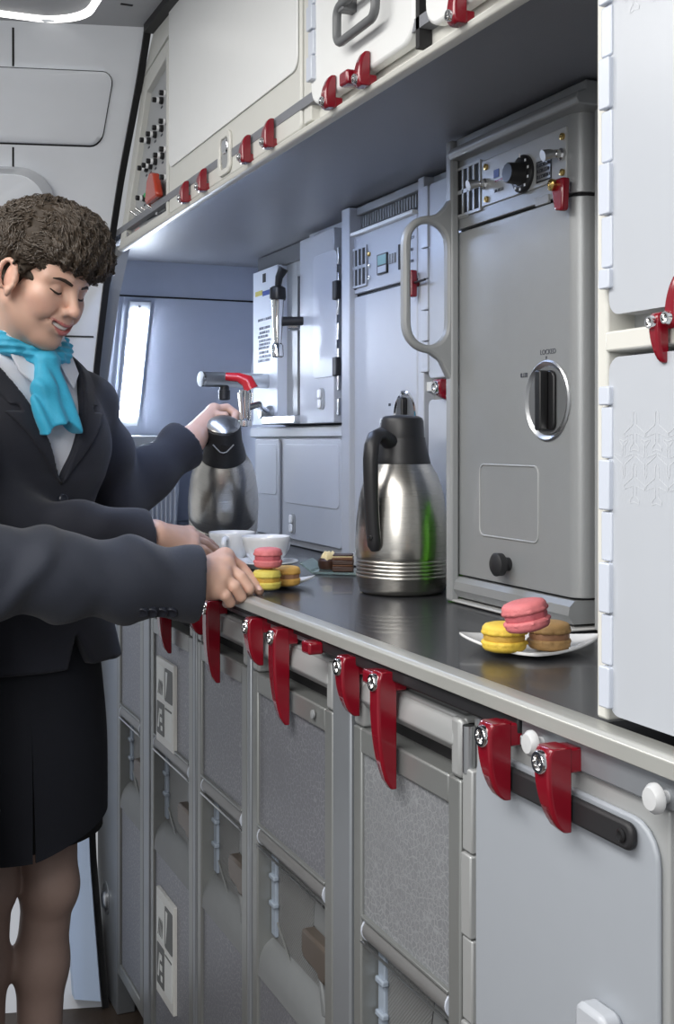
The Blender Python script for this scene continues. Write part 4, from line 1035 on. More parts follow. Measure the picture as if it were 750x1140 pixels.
# ------------------------------------------------------------------ thermos jugs
PX1 = 1/652.0
def jug(name, label, loc, handle_dir, group='thermos jugs on the worktop', silver_lid=False):
    t = thing(name, label, 'thermos jug', loc, group)
    o = Vector(loc)
    prof = [(0, .0), (.062, .0), (.067, .003), (.0695, .010), (.0715, .024)]
    z = .026
    for k in range(5):                       # pressed rings
        prof += [(.0722, z), (.0728, z+.002), (.0728, z+.004), (.0712, z+.0055)]; z += .0062
    prof += [(.0735, .062), (.0740, .080), (.0735, .100), (.0722, .120), (.0698, .140), (.0676, .158), (.0634, .176), (.0573, .194), (.0485, .210), (.0470, .213), (.0, .213)]
    prof = [(r_*1.045, h_) for r_, h_ in prof]
    MB().lathe(prof, o, n=64).build('body', 'brushed', t, ang=50)
    MB().lathe([(0, -.0005), (.060, -.0005), (.060, .001), (0, .001)], o+Vector((0, 0, .0006)), n=40).build('foot', 'black', t) if False else None
    if silver_lid:
        col = MB().lathe([(.0, .211), (.0480, .211), (.0485, .216), (.0455, .232), (.0405, .252), (.0385, .272), (.0368, .288), (.033, .291), (0, .291)], o, n=48).build('collar', 'black_satin', t)
        MB().lathe([(0, .2905), (.0352, .2905), (.0358, .2935), (.029, .299), (.010, .3025), (0, .3027)], o, n=48).build('lid', 'brushed', t)
        d = Vector(handle_dir)
        w = Vector((-d.y, d.x, 0))
        # pouring lip on the side away from the handle
        f = o-d*.040+Vector((0, 0, .252))
        MB().loft([[f+w*a*s-d*e+Vector((0, 0, b)) for a, b, e in ((-.020, .010, -.006), (-.006, -.004, .004), (.0, -.010, .004), (.006, -.004, .004), (.020, .010, -.006), (0, .012, .002))] for s in (1., .92)]).build('pouring_lip', 'black', t)
        MB().tube([f+w*-.022+Vector((0, 0, .012))+d*.006, f+w*-.007-d*.004, f-d*.0045+Vector((0, 0, -.002)), f+w*.007-d*.004, f+w*.022+Vector((0, 0, .012))+d*.006], .0014, 8).build('lip_seam', 'grey_plastic', t)
    else:
        col = MB().lathe([(.0, .211), (.0480, .211), (.0485, .214), (.0455, .226), (.0415, .242), (.0395, .254), (.0395, .257), (0, .257)], o, n=48).build('collar', 'black_satin', t)
        MB().lathe([(0, .2555), (.0375, .2555), (.0378, .258), (.0365, .284), (.0345, .289), (.028, .2925), (.010, .2945), (0, .2946)], o, n=48).build('lid', 'black_satin', t)
        d = Vector(handle_dir); w = Vector((-d.y, d.x, 0))
        q = o-d*.040+Vector((0, 0, .268))
        MB().tube([q+w*.010, q-d*.010+w*.008+Vector((0, 0, .010)), q-d*.016+Vector((0, 0, .016)), q-d*.016-w*.007+Vector((0, 0, .013)), q-d*.008-w*.008+Vector((0, 0, .002))], .0028, 8).build('pouring_lever', 'black', t)
    d = Vector(handle_dir); w = Vector((-d.y, d.x, 0))
    def H(r, z): return o+d*r+Vector((0, 0, z))
    path = [H(.030, .246), H(.048, .256), H(.064, .262), H(.080, .258), H(.089, .244), H(.092, .222), H(.0915, .196), H(.090, .168), H(.088, .140), H(.0855, .115), H(.0825, .095), H(.0805, .082), H(.079, .074)]
    rad = [.013, .012, .011, .0105, .0105, .0105, .0103, .010, .0098, .0098, .0100, .0098, .006]
    hd = MB().tube(path, rad, 14, up=(w.x, w.y, 0), flat=1.25).build('handle', 'black_satin', t, ang=60)
    MB().tube([H(.072, .098), H(.084, .098)], .010, 14).build('handle_foot', 'black_satin', t)
    p = H(.0935, .096); MB().lathe([(.0042, -.003), (.0042, .0003), (.003, .0008), (0, .0008)], p, (d.x, d.y, 0), 14).build('screw', 'black', hd)
    return t
az = -R(33)           # handle leans towards the viewer, to the left
dv = -DV*math.cos(R(36))-RV*math.sin(R(36))
c2 = onZ(447, 659, ZC)
jug('thermos_jug', 'brushed steel thermos jug standing alone on the worktop, black handle facing the viewer', (c2.x, c2.y, ZC+.0005), tuple(dv))
# the jug being tilted by the standing person
c1 = at(248.5, 613, 2.72)
dv1 = Vector((c1.x, c1.y, 0)).normalized()
j1 = jug('thermos_jug', 'brushed steel thermos jug with steel lid, tilted forward and held by the person in black', (0, 0, 0), tuple(dv1), silver_lid=True)
tilt = R(32)
axis = dv1.cross(UV).normalized()
j1.rotation_mode = 'QUATERNION'
from mathutils import Quaternion
q1 = Quaternion(axis, tilt)
if (q1 @ UV).dot(-dv1) < 0: q1 = Quaternion(axis, -tilt)
j1.rotation_quaternion = q1
# pivots on the front rim of its base
rim = q1 @ (-dv1*.067)
J1 = Vector((c1.x, c1.y, ZC+.002-rim.z)); j1.location = J1
def J1p(r, z, side=0): return J1+q1 @ (dv1*r+Vector((0, 0, z))+Vector((-dv1.y, dv1.x, 0))*side)

# ------------------------------------------------------------------ cups and saucers
def cup(label, c, hdir):
    t = thing('coffee_cup', label, 'cup', c, 'white coffee cups on saucers')
    o = Vector(c)
    prof = [(0, .0), (.020, .0), (.0225, .0015), (.0225, .004), (.030, .010), (.0395, .022), (.0445, .036), (.0472, .050), (.0483, .057), (.0478, .0582), (.0468, .057), (.0455, .050), (.0428, .036), (.0378, .0235), (.029, .0125), (.015, .0085), (0, .0075)]
    MB().lathe(prof, o, n=56).build('bowl', 'porcelain', t, ang=60)
    d = Vector(hdir).normalized(); w = Vector((-d.y, d.x, 0))
    P_ = lambda r, z: o+d*r+Vector((0, 0, z))
    MB().tube([P_(.0445, .047), P_(.055, .049), P_(.064, .046), P_(.068, .038), P_(.065, .029), P_(.056, .022), P_(.040, .0195)], [.0058, .0055, .005, .005, .005, .0055, .006], 12, up=tuple(w), flat=1.15).build('handle', 'porcelain', t, ang=60)
    return t
def saucer(label, c, r=.075):
    o = Vector(c)
    b = MB().lathe([(0, 0), (.040, 0), (.042, .002), (r*.8, .0065), (r, .0125), (r*.995, .0145), (r*.8, .0088), (.040, .0045), (.024, .0040), (0, .0040)], (0, 0, 0), n=56).build('saucer', 'porcelain', None, ang=60)
    b.location = o; return tag(b, label, 'saucer', 'white saucers under the cups')
s2 = at(296, 0, 2.41); s1 = at(258, 0, 2.52)
s2.z = s1.z = ZC+.0005
saucer('white saucer under the front cup, beside the pink macaron plate', s2, .064)
saucer('white saucer under the rear cup, held by the person in black', s1, .064)
cup('white coffee cup in front, its rim nearer the heater unit', s2+Vector((0, 0, .0046)), tuple(DV*.8+RV*.6))
cup('white coffee cup at the back left with its handle facing the viewer', s1+Vector((0, 0, .0046)), tuple(-DV*.9-RV*.15))

# ------------------------------------------------------------------ macaron plates
def plate(label, c, rot, s=.083, d=.066, th=.0035, p=1.32):
    # lens-like plate with two upturned tips; sides bowed outwards
    n = 72; K = 9; rings = []
    def pt(t, f, o):
        ca, sa = math.cos(t), math.sin(t); r = (abs(ca)**p+abs(sa)**p)**(-1/p)
        x, y = s*r*ca*f, d*r*sa*f; u = abs(x)/s; q = (f if f > .55 else .55)
        return (x, y, o+.011*u**2.6+.0045*((q-.55)/.45)**1.5)
    th_ = [2*math.pi*k/n for k in range(n)]
    for k in range(1, K+1): rings.append([pt(t, k/K, th) for t in th_])
    rings.append([pt(t, 1.008, th*.5) for t in th_])
    for k in range(K, 0, -1): rings.append([pt(t, k/K, 0) for t in th_])
    m = MB(); m.loft(rings); o = m.build('macaron_plate', 'porcelain', None, ang=60)
    o.location = c; o.rotation_euler.z = rot
    return tag(o, label, 'plate', 'white pointed macaron plates')
pl2 = onZ(590, 722, ZC+.0006)
plate('white pointed plate of macarons alone at the near end of the worktop', pl2, -TH-R(4), s=.085, d=.080)
pl1 = onZ(304, 652, ZC+.0006)
plate('white pointed plate of macarons gripped by the hand with buttoned cuff', pl1, -TH-R(4), s=.072, d=.060)
def macaron(label, c, r, cm, fm, tilt=(0, 0), h=.030, seed=0):
    t = thing('macaron', label, 'macaron', c, 'macarons on the white plates')
    rnd = random.Random(seed); ph = [rnd.uniform(0, 6.28) for _ in range(8)]
    def ruff(a, hh):
        return .022*(math.sin(9*a+ph[0])+math.sin(17*a+ph[1])+1.3*math.sin(31*a+ph[2]))*1.0 if True else 0
    k = h/.030
    def shell(sg):
        base = .0035*k
        pr = [(0, base), (r*.93, base), (r*1.0, base+.0012), (r*1.015, base+.0035), (r*.985, base+.0050), (r*.985, base+.0058), (r*.97, base+.0085), (r*.88, base+.0112*k), (r*.66, base+.0130*k), (r*.35, base+.0138*k), (0, base+.0140*k)]
        def wob(a, hh): 
            q = abs(hh); return ruff(a, hh)*(1 if q < base+.0048 else .12)
        return MB().lathe([(a, sg*b) for a, b in pr], (0, 0, 0), n=64, wob=wob)
    for sg in (1, -1):
        o = shell(sg).build('shell', cm, None, ang=50); o.parent = t
    o = MB().lathe([(0, -.0042*k), (r*.90, -.0042*k), (r*.935, 0), (r*.90, .0042*k), (0, .0042*k)], (0, 0, 0), n=40, wob=lambda a, b: .5*ruff(a, b)).build('filling', fm, None); o.parent = t
    t.rotation_euler = (tilt[0], tilt[1], rnd.uniform(0, 6))
    t.rotation_mode = 'XYZ'
    return t
def on_plate(px, py, z): p = onZ(px, py, z); return p
zp = ZC+.0046
hh = .0178
# near plate
p = onZ(561, 709, zp+hh); macaron('yellow macaron on the near plate, left of the brown one', p, .0262, 'mac_yellow', 'fill_yellow', seed=1)
p2 = onZ(611, 707, zp+hh); macaron('brown macaron on the near plate, right under the tilted pink one', p2, .0255, 'mac_brown', 'mac_fill', seed=2)
p3 = onZ(585, 685, zp+hh*2+.019)
m3 = macaron('pink macaron lying tilted on top of the brown and yellow ones', p3, .0255, 'mac_pink', 'fill_pink', seed=3)
m3.rotation_euler = Matrix.Rotation(R(-12), 4, DV).to_euler() if True else m3.rotation_euler
# far plate
q1_ = onZ(297, 645, zp+hh); macaron('greenish yellow macaron beside the gripping fingertips, beneath a pink one', q1_, .0235, 'mac_lime', 'fill_yellow', seed=4)
q2_ = onZ(319, 641, zp+hh); q2_ += (q2_-q1_).normalized()*max(0, .0485-(q2_-q1_).length)
macaron('golden orange macaron at the back right of the held plate', q2_, .0235, 'mac_orange', 'mac_fill', seed=5)
q3_ = q1_+(q2_-q1_)*.05+Vector((0, 0, .0357)); macaron('pink macaron stacked flat on the greenish one on the held plate', q3_, .0235, 'mac_pink', 'fill_pink', seed=6)

# ------------------------------------------------------------------ glass tray of pastries
tc_ = onZ(380, 637, ZC+.0006)
t = thing('glass_tray', 'small glass tray with green edges carrying pastries, behind the standing jug', 'tray', tc_)
a = R(-38); ca, sa = math.cos(a), math.sin(a)
def L(u, v, w): return (tc_.x+u*ca-v*sa, tc_.y+u*sa+v*ca, tc_.z+w)
def lpanel(pts, th):   # pts: 4 local corners, lifted by th
    m = MB(); lo = [L(*p) for p in pts]; hi = [L(p[0], p[1], p[2]+th) for p in pts]; m.loft([lo, hi]); return m
tw, td = .046, .044
lpanel([(-tw, -td, .0), (tw, -td, .0), (tw, td, .0), (-tw, td, .0)], .004).build('base', 'glass_green', t, bevel=.0008)
m = MB()
m.loft([[L(-tw, -td, .0), L(-tw, td, .0), L(-tw-.024, td, .018), L(-tw-.024, -td, .018)], [L(-tw, -td, .004), L(-tw, td, .004), L(-tw-.024, td, .022), L(-tw-.024, -td, .022)]])
m.build('raised_side', 'glass_green', t, bevel=.0008)
m = MB(); m.loft([[L(tw, -td, .0), L(tw, td, .0), L(tw+.024, td, .018), L(tw+.024, -td, .018)], [L(tw, -td, .004), L(tw, td, .004), L(tw+.024, td, .022), L(tw+.024, -td, .022)]])
m.build('raised_side', 'glass_green', t, bevel=.0008)
def pastry_layers(label, u, v, sz, layers, rot=.2):
    p = Vector(L(u, v, .0046)); t = thing('layer_pastry', label, 'pastry', p, 'pastries on the glass tray')
    z = p.z
    for i, (mn, h, s) in enumerate(layers):
        w = sz*s; pts = [(p.x+w*math.cos(rot+a+k*math.pi/2+math.pi/4), p.y+w*math.sin(rot+a+k*math.pi/2+math.pi/4)) for k in range(4)]
        MB().prism(pts, 'z', z, z+h).build('layer', mn, t, bevel=.0015); z += h
    return t, z
tt, z = pastry_layers('square chocolate layer pastry with caramel band, front of the glass tray', .008, -.018, .028, [('choc', .010, 1), ('choc_mid', .003, .98), ('choc', .009, 1), ('choc_mid', .005, .98), ('cream', .002, .95), ('choc', .003, .96)])
p = Vector(L(-.030, .014, .0046)); t2 = thing('cream_pastry', 'round cream-topped chocolate pastry at the left of the glass tray', 'pastry', p, 'pastries on the glass tray')
MB().lathe([(0, 0), (.017, 0), (.020, .006), (.020, .016), (.016, .021), (0, .021)], p, n=28).build('base', 'choc', t2)
for k in range(9):
    an = k*2.4; rr = .004*math.sqrt(k); c = p+Vector((rr*math.cos(an), rr*math.sin(an), .021))
    MB().lathe([(.0075, -.006), (.008, 0), (.005, .007), (.0015, .012), (0, .0125)], c, n=12, wob=lambda a, h: .12*math.cos(5*a)).build('cream_rosette', 'cream', t2)
p = Vector(L(.044, .016, .0046)); t3 = thing('cream_pastry', 'cream pastry half hidden behind the standing jug', 'pastry', p, 'pastries on the glass tray')
MB().lathe([(0, 0), (.016, 0), (.018, .006), (.018, .014), (0, .016)], p, n=28).build('base', 'choc_mid', t3)
for k in range(7):
    an = k*2.4; rr = .0042*math.sqrt(k); c = p+Vector((rr*math.cos(an), rr*math.sin(an), .018))
    MB().lathe([(.0075, -.006), (.008, 0), (.005, .008), (.0015, .014), (0, .0145)], c, n=12, wob=lambda a, h: .12*math.cos(5*a)).build('cream_rosette', 'cream', t3)
# ------------------------------------------------------------------ distance-field modelling for figures
class Fld:
    def __init__(s, f, lo, hi): s.f = f; s.lo = np.array(lo, float); s.hi = np.array(hi, float)
def V3(a): return np.array([float(a[0]), float(a[1]), float(a[2])])
def cap(a, b, ra, rb=None):
    rb = ra if rb is None else rb; a, b = V3(a), V3(b); ab = b-a; L2 = float(ab@ab)+1e-12; m = max(ra, rb)
    def f(x, y, z):
        t = np.clip(((x-a[0])*ab[0]+(y-a[1])*ab[1]+(z-a[2])*ab[2])/L2, 0, 1)
        return np.sqrt((x-a[0]-t*ab[0])**2+(y-a[1]-t*ab[1])**2+(z-a[2]-t*ab[2])**2)-(ra+(rb-ra)*t)
    return Fld(f, np.minimum(a, b)-m, np.maximum(a, b)+m)
def chain(pts, rad):
    return [cap(pts[i], pts[i+1], rad[i], rad[i+1]) for i in range(len(pts)-1)]
class Fr:                          # local frame: origin and three axes
    def __init__(s, o, ax, k=1.): s.o = V3(o); s.A = np.array([V3(a) for a in ax]); s.k = k
    def w(s, p): return s.o+(np.array(p, float)*s.k)@s.A
    def loc(s, x, y, z):
        x, y, z = (x-s.o[0])/s.k, (y-s.o[1])/s.k, (z-s.o[2])/s.k; A = s.A
        return x*A[0, 0]+y*A[0, 1]+z*A[0, 2], x*A[1, 0]+y*A[1, 1]+z*A[1, 2], x*A[2, 0]+y*A[2, 1]+z*A[2, 2]
WORLD = Fr((0, 0, 0), ((1, 0, 0), (0, 1, 0), (0, 0, 1)))
def ell(fr, c, r, rot=None):       # rot: angle about a local axis ('x'|'y'|'z', radians)
    c = np.array(c, float); r = np.array(r, float)
    def f(x, y, z):
        a, b, d = fr.loc(x, y, z); a, b, d = a-c[0], b-c[1], d-c[2]
        if rot:
            ca, sa = math.cos(rot[1]), math.sin(rot[1])
            if rot[0] == 'x': b, d = ca*b+sa*d, -sa*b+ca*d
            elif rot[0] == 'y': a, d = ca*a-sa*d, sa*a+ca*d
            else: a, b = ca*a+sa*b, -sa*a+ca*b
        k0 = np.sqrt((a/r[0])**2+(b/r[1])**2+(d/r[2])**2); k1 = np.sqrt((a/r[0]**2)**2+(b/r[1]**2)**2+(d/r[2]**2)**2)
        return fr.k*k0*(k0-1)/(k1+1e-9)
    m = r.max()*fr.k; w = fr.w(c); return Fld(f, w-m, w+m)
def lcap(fr, a, b, ra, rb=None): return cap(fr.w(a), fr.w(b), ra*fr.k, None if rb is None else rb*fr.k)
def econe(fr, c0, c1, r0, r1):     # upright elliptic frustum between local heights
    def f(x, y, z):
        a, b, d = fr.loc(x, y, z); t = np.clip((d-c0)/(c1-c0), 0, 1)
        ra = r0[0]+(r1[0]-r0[0])*t; rb = r0[1]+(r1[1]-r0[1])*t
        q = (np.sqrt((a/ra)**2+(b/rb)**2)-1)*np.minimum(ra, rb)
        return np.maximum(q, np.maximum(min(c0, c1)-d, d-max(c0, c1)))
    m = max(*r0, *r1); p, q = fr.w((0, 0, c0)), fr.w((0, 0, c1)); return Fld(f, np.minimum(p, q)-m, np.maximum(p, q)+m)
def smin(a, b, k):
    if k <= 0: return np.minimum(a, b)
    h = np.clip(.5+.5*(b-a)/k, 0, 1); return b*(1-h)+a*h-k*h*(1-h)
def uni(fl, k):
    lo = np.min([q.lo for q in fl], 0); hi = np.max([q.hi for q in fl], 0)
    def f(x, y, z):
        d = fl[0].f(x, y, z)
        for q in fl[1:]: d = smin(d, q.f(x, y, z), k)
        return d
    return Fld(f, lo, hi)
def cutp(fl, p, n):                # keep the side where (x-p).n < 0
    p, n = V3(p), V3(n); n = n/np.linalg.norm(n)
    return Fld(lambda x, y, z: np.maximum(fl.f(x, y, z), (x-p[0])*n[0]+(y-p[1])*n[1]+(z-p[2])*n[2]), fl.lo, fl.hi)
def warp(fl, g): return Fld(lambda x, y, z: fl.f(x, y, z)+g(x, y, z), fl.lo-.02, fl.hi+.02)
def grow(fl, e): return Fld(lambda x, y, z: fl.f(x, y, z)-e, fl.lo-e, fl.hi+e)
class Grid:
    def __init__(s, lo, hi, h):
        s.lo = np.array(lo, float); s.h = h; s.n = np.ceil((np.array(hi)-s.lo)/h).astype(int)+1
        s.D = np.full(s.n, .06, np.float32)
    def sl(s, fl, k):
        m = k+4*s.h; a = np.clip(np.floor((fl.lo-m-s.lo)/s.h).astype(int), 0, s.n); b = np.clip(np.ceil((fl.hi+m-s.lo)/s.h).astype(int)+1, 0, s.n)
        if np.any(b <= a): return None
        ax = [(s.lo[i]+s.h*np.arange(a[i], b[i])).astype(np.float32) for i in range(3)]
        return (slice(a[0], b[0]), slice(a[1], b[1]), slice(a[2], b[2])), (ax[0][:, None, None], ax[1][None, :, None], ax[2][None, None, :])
    def add(s, fl, k=0., op='u'):
        for q in (fl if isinstance(fl, list) else [fl]):
            r = s.sl(q, k)
            if r is None: continue
            sl, P = r; d = np.broadcast_to(q.f(*P), s.D[sl].shape); c = s.D[sl]
            if op == 'u': s.D[sl] = smin(c, d, k)
            elif op == 's': s.D[sl] = -smin(-c, d, k)
        return s
    def inter(s, fl):              # whole-grid intersection
        ax = [(s.lo[i]+s.h*np.arange(s.n[i])).astype(np.float32) for i in range(3)]
        s.D = np.maximum(s.D, fl.f(ax[0][:, None, None], ax[1][None, :, None], ax[2][None, None, :])).astype(np.float32); return s
    def disp(s, g):
        ax = [(s.lo[i]+s.h*np.arange(s.n[i])).astype(np.float32) for i in range(3)]
        s.D = (s.D+g(ax[0][:, None, None], ax[1][None, :, None], ax[2][None, None, :])).astype(np.float32); return s
    def mesh(s):
        D = s.D; D[0] = D[-1] = .06; D[:, 0] = D[:, -1] = .06; D[:, :, 0] = D[:, :, -1] = .06
        I = D < 0; n = s.n
        c = np.zeros(n-1, np.int8)
        for i in (0, 1):
            for j in (0, 1):
                for k in (0, 1): c += I[i:n[0]-1+i, j:n[1]-1+j, k:n[2]-1+k]
        act = (c > 0) & (c < 8); idx = np.full(n-1, -1, np.int64); ii = np.argwhere(act); idx[act] = np.arange(len(ii))
        acc = np.zeros((len(ii), 3)); cnt = np.zeros(len(ii))
        cor = [(i, j, k) for i in (0, 1) for j in (0, 1) for k in (0, 1)]
        for a in cor:
            for ax in range(3):
                if a[ax]: continue
                b = list(a); b[ax] = 1
                da = D[ii[:, 0]+a[0], ii[:, 1]+a[1], ii[:, 2]+a[2]]; db = D[ii[:, 0]+b[0], ii[:, 1]+b[1], ii[:, 2]+b[2]]
                m = (da < 0) != (db < 0); t = np.where(m, da/(da-db+1e-12), 0)
                p = np.array(a, float)[None, :].repeat(len(ii), 0); p[:, ax] += t
                acc[m] += p[m]; cnt[m] += 1
        V = s.lo+s.h*(ii+acc/cnt[:, None])
        Q = []
        for ax in range(3):
            sl0 = [slice(1, n[i]-1) for i in range(3)]; sl1 = list(sl0); sl0[ax] = slice(0, n[ax]-1); sl1[ax] = slice(1, n[ax])
            A, B = I[tuple(sl0)], I[tuple(sl1)]; e = np.argwhere(A != B)
            if not len(e): continue
            fl = A[tuple(e.T)]
            off = np.array([1, 1, 1]); off[ax] = 0; e = e+off
            u, v = (ax+1) % 3, (ax+2) % 3
            def cell(du, dv):
                q = e.copy(); q[:, u] -= du; q[:, v] -= dv; return idx[q[:, 0], q[:, 1], q[:, 2]]
            q = np.stack([cell(1, 1), cell(0, 1), cell(0, 0), cell(1, 0)], 1); q[~fl] = q[~fl][:, ::-1]; Q.append(q)
        return V, np.concatenate(Q)
def relax(V, Q, it=2, lam=.5):
    E = np.concatenate([Q[:, [0, 1]], Q[:, [1, 2]], Q[:, [2, 3]], Q[:, [3, 0]]]); E = np.concatenate([E, E[:, ::-1]])
    cnt = np.bincount(E[:, 0], minlength=len(V))[:, None]
    for _ in range(it):
        S = np.stack([np.bincount(E[:, 0], weights=V[E[:, 1], i], minlength=len(V)) for i in range(3)], 1)
        V = V+(S/np.maximum(cnt, 1)-V)*lam
    return V
def mk(name, parts, m, parent, tint=None):
    """parts: list of (V, Q). One mesh object, world coordinates, origin at the parent's base."""
    off = 0; Vs = []; Qs = []
    for V, Q in parts: Vs.append(V); Qs.append(Q+off); off += len(V)
    V = np.concatenate(Vs); Q = np.concatenate(Qs)
    o3 = Vector((0, 0, 0)); p = parent
    while p is not None: o3 += p.location; p = p.parent
    me = bpy.data.meshes.new(name); me.from_pydata((V-np.array(o3)).tolist(), [], Q.tolist()); me.materials.append(MATS[m])
    me.polygons.foreach_set('use_smooth', [True]*len(me.polygons))
    if tint is not None:
        ca = me.color_attributes.new('tint', 'FLOAT_COLOR', 'POINT'); ca.data.foreach_set('color', np.concatenate([tint(V), np.ones((len(V), 1))], 1).astype(np.float32).ravel())
    o = bpy.data.objects.new(name, me); COL.objects.link(o); o.parent = parent; return o
def W(px, py, Z): return np.array(at(px, py, Z))

# ------------------------------------------------------------------ heads
def head_fields(fr, neck_to, smile=True):
    g = []
    g.append((ell(fr, (-.014, 0, .040), (.096, .073, .080)), 0, 'u'))
    g.append((ell(fr, (.036, 0, .042), (.052, .060, .056)), .03, 'u'))
    g.append((ell(fr, (.040, 0, -.032), (.050, .050, .066)), .03, 'u'))
    g.append((ell(fr, (.032, 0, -.066), (.046, .038, .042)), .03, 'u'))
    for s in (-1, 1):
        g.append((lcap(fr, (.000, s*.048, -.054), (.058, s*.018, -.100), .014, .013), .025, 'u'))
        g.append((ell(fr, (.060, s*.041, -.026), (.024, .022, .020)), .022, 'u'))
        g.append((ell(fr, (.070, s*.033, -.046), (.020, .018, .018)), .016, 'u'))
        g.append((lcap(fr, (.083, s*.016, .017), (.064, s*.050, .014), .0095, .009), .016, 'u'))
    g.append((ell(fr, (.072, 0, -.104), (.017, .019, .015)), .022, 'u'))
    for s in (-1, 1):
        g.append((ell(fr, (.098, s*.031, -.003), (.020, .019, .012)), .012, 's'))
        g.append((ell(fr, (.0725, s*.0315, -.003), (.0130, .0145, .0128)), .003, 'u'))
        g.append((lcap(fr, (.0850, s*.022, -.0115), (.079, s*.042, -.0105), .0022), .004, 'u'))
    g.append((lcap(fr, (.087, 0, .006), (.109, 0, -.031), .0075, .0095), .012, 'u'))
    g.append((ell(fr, (.110, 0, -.036), (.0115, .0105, .0095)), .008, 'u'))
    for s in (-1, 1):
        g.append((ell(fr, (.0985, s*.0135, -.0400), (.0105, .0068, .0072)), .006, 'u'))
        g.append((ell(fr, (.1035, s*.0075, -.0465), (.0050, .0034, .0035)), .003, 's'))
        # smile fold
        g.append((lcap(fr, (.0955, s*.024, -.043), (.0790, s*.0375, -.068), .0022), .008, 's'))
    g.append((ell(fr, (.086, 0, -.067), (.016, .028, .018)), .014, 'u'))
    # open smiling mouth: slot then lips
    pts = [(.0795, -.0310, -.0585), (.0905, -.021, -.0650), (.0975, -.009, -.0690), (.0985, 0, -.0697), (.0975, .009, -.0690), (.0905, .021, -.0650), (.0795, .0310, -.0585)]
    for i in range(6): g.append((lcap(fr, pts[i], pts[i+1], .0056 if 0 < i < 5 else .0034), .003, 's'))
    up = [(.0800, -.0320, -.0565), (.0920, -.020, -.0605), (.1000, -.008, -.0632), (.1005, 0, -.0640), (.1000, .008, -.0632), (.0920, .020, -.0605), (.0800, .0320, -.0565)]
    lo = [(.0795, -.0310, -.0600), (.0895, -.021, -.0725), (.0955, -.009, -.0792), (.0970, 0, -.0803), (.0955, .009, -.0792), (.0895, .021, -.0725), (.0795, .0310, -.0600)]
    ru = [.0012, .0022, .0029, .0028, .0029, .0022, .0012]; rl = [.0012, .0030, .0042, .0044, .0042, .0030, .0012]
    for q, r in ((up, ru), (lo, rl)):
        for i in range(6): g.append((lcap(fr, q[i], q[i+1], r[i], r[i+1]), .003, 'u'))
    # ears
    for s in (-1, 1):
        n = 12; E = []
        for k in range(n+1):
            a = R(-60+300*k/n); E.append((-.001-.0165*math.cos(a)*1.0-.006*math.sin(a), s*(.077+.010*(math.cos(a)*.6+.5)), -.010+.0285*math.sin(a)))
        for k in range(n): g.append((lcap(fr, E[k], E[k+1], .0042), .003, 'u'))
        g.append((ell(fr, (.001, s*.0745, -.010), (.0155, .006, .026)), .006, 'u'))
        g.append((ell(fr, (.007, s*.0765, -.040), (.0075, .0055, .009)), .006, 'u'))
        g.append((ell(fr, (.004, s*.0900, -.010), (.0100, .0090, .0170)), .003, 's'))
        g.append((ell(fr, (.014, s*.074, -.014), (.004, .005, .006)), .004, 'u'))
    a = fr.w((-.022, 0, -.045)); g.append((cap(a, neck_to, .052*fr.k, .057), .03, 'u'))
    b = fr.w((.018, 0, -.075)); g.append((cap(b, V3(neck_to)*.72+V3(a)*.28, .030, .036), .03, 'u'))
    return g
def head_tint(fr):
    def f(V):
        L = (V-fr.o)@fr.A.T/fr.k
        base = np.array([.66, .415, .315])[None, :].repeat(len(V), 0)
        def blob(c, r, col, k=1.):
            q = np.exp(-(((L-np.array(c))/np.array(r))**2).sum(1))[:, None]*k
            return base*(1-q)+np.array(col)*q
        for s in (-1, 1): base = blob((.066, s*.042, -.036), (.03, .026, .02), (.66, .33, .26), .55)
        base = blob((.112, 0, -.036), (.014, .014, .012), (.66, .34, .27), .5)
        for s in (-1, 1): base = blob((-.010, s*.082, -.010), (.02, .012, .03), (.70, .34, .27), .4)
        # lips
        x, y, z = L.T
        zc_u = -.0636+.0070*(np.abs(y)/.031)**1.5; zc_l = -.0800+.0205*(np.abs(y)/.031)**1.8
        lip = ((np.abs(z-zc_u) < .0032*(1-(np.abs(y)/.034)**2)) | (np.abs(z-zc_l) < .0052*(1-(np.abs(y)/.033)**2))) & (np.abs(y) < .032) & (x > .078)
        base[lip] = (.52, .17, .16)
        mouth = (z < zc_u-.002) & (z > zc_l+.003) & (np.abs(y) < .027) & (x > .07) & (x < .0955)
        base[mouth & ~lip] = (.10, .02, .02)
        return base
    return f
def mkgrid(lo, hi, h, items):
    g = Grid(lo, hi, h)
    for f_, k, op in items: g.add(f_, k, op)
    return g
def snap(g, p, off):
    p = np.array(p, float)
    for _ in range(6):
        i = np.clip(((p-g.lo)/g.h).round().astype(int), 1, g.n-2); d = g.D[i[0], i[1], i[2]]
        gr = np.array([g.D[i[0]+1, i[1], i[2]]-g.D[i[0]-1, i[1], i[2]], g.D[i[0], i[1]+1, i[2]]-g.D[i[0], i[1]-1, i[2]], g.D[i[0], i[1], i[2]+1]-g.D[i[0], i[1], i[2]-1]])
        p = p-gr/(np.linalg.norm(gr)+1e-9)*(d-off)*.7
    return p
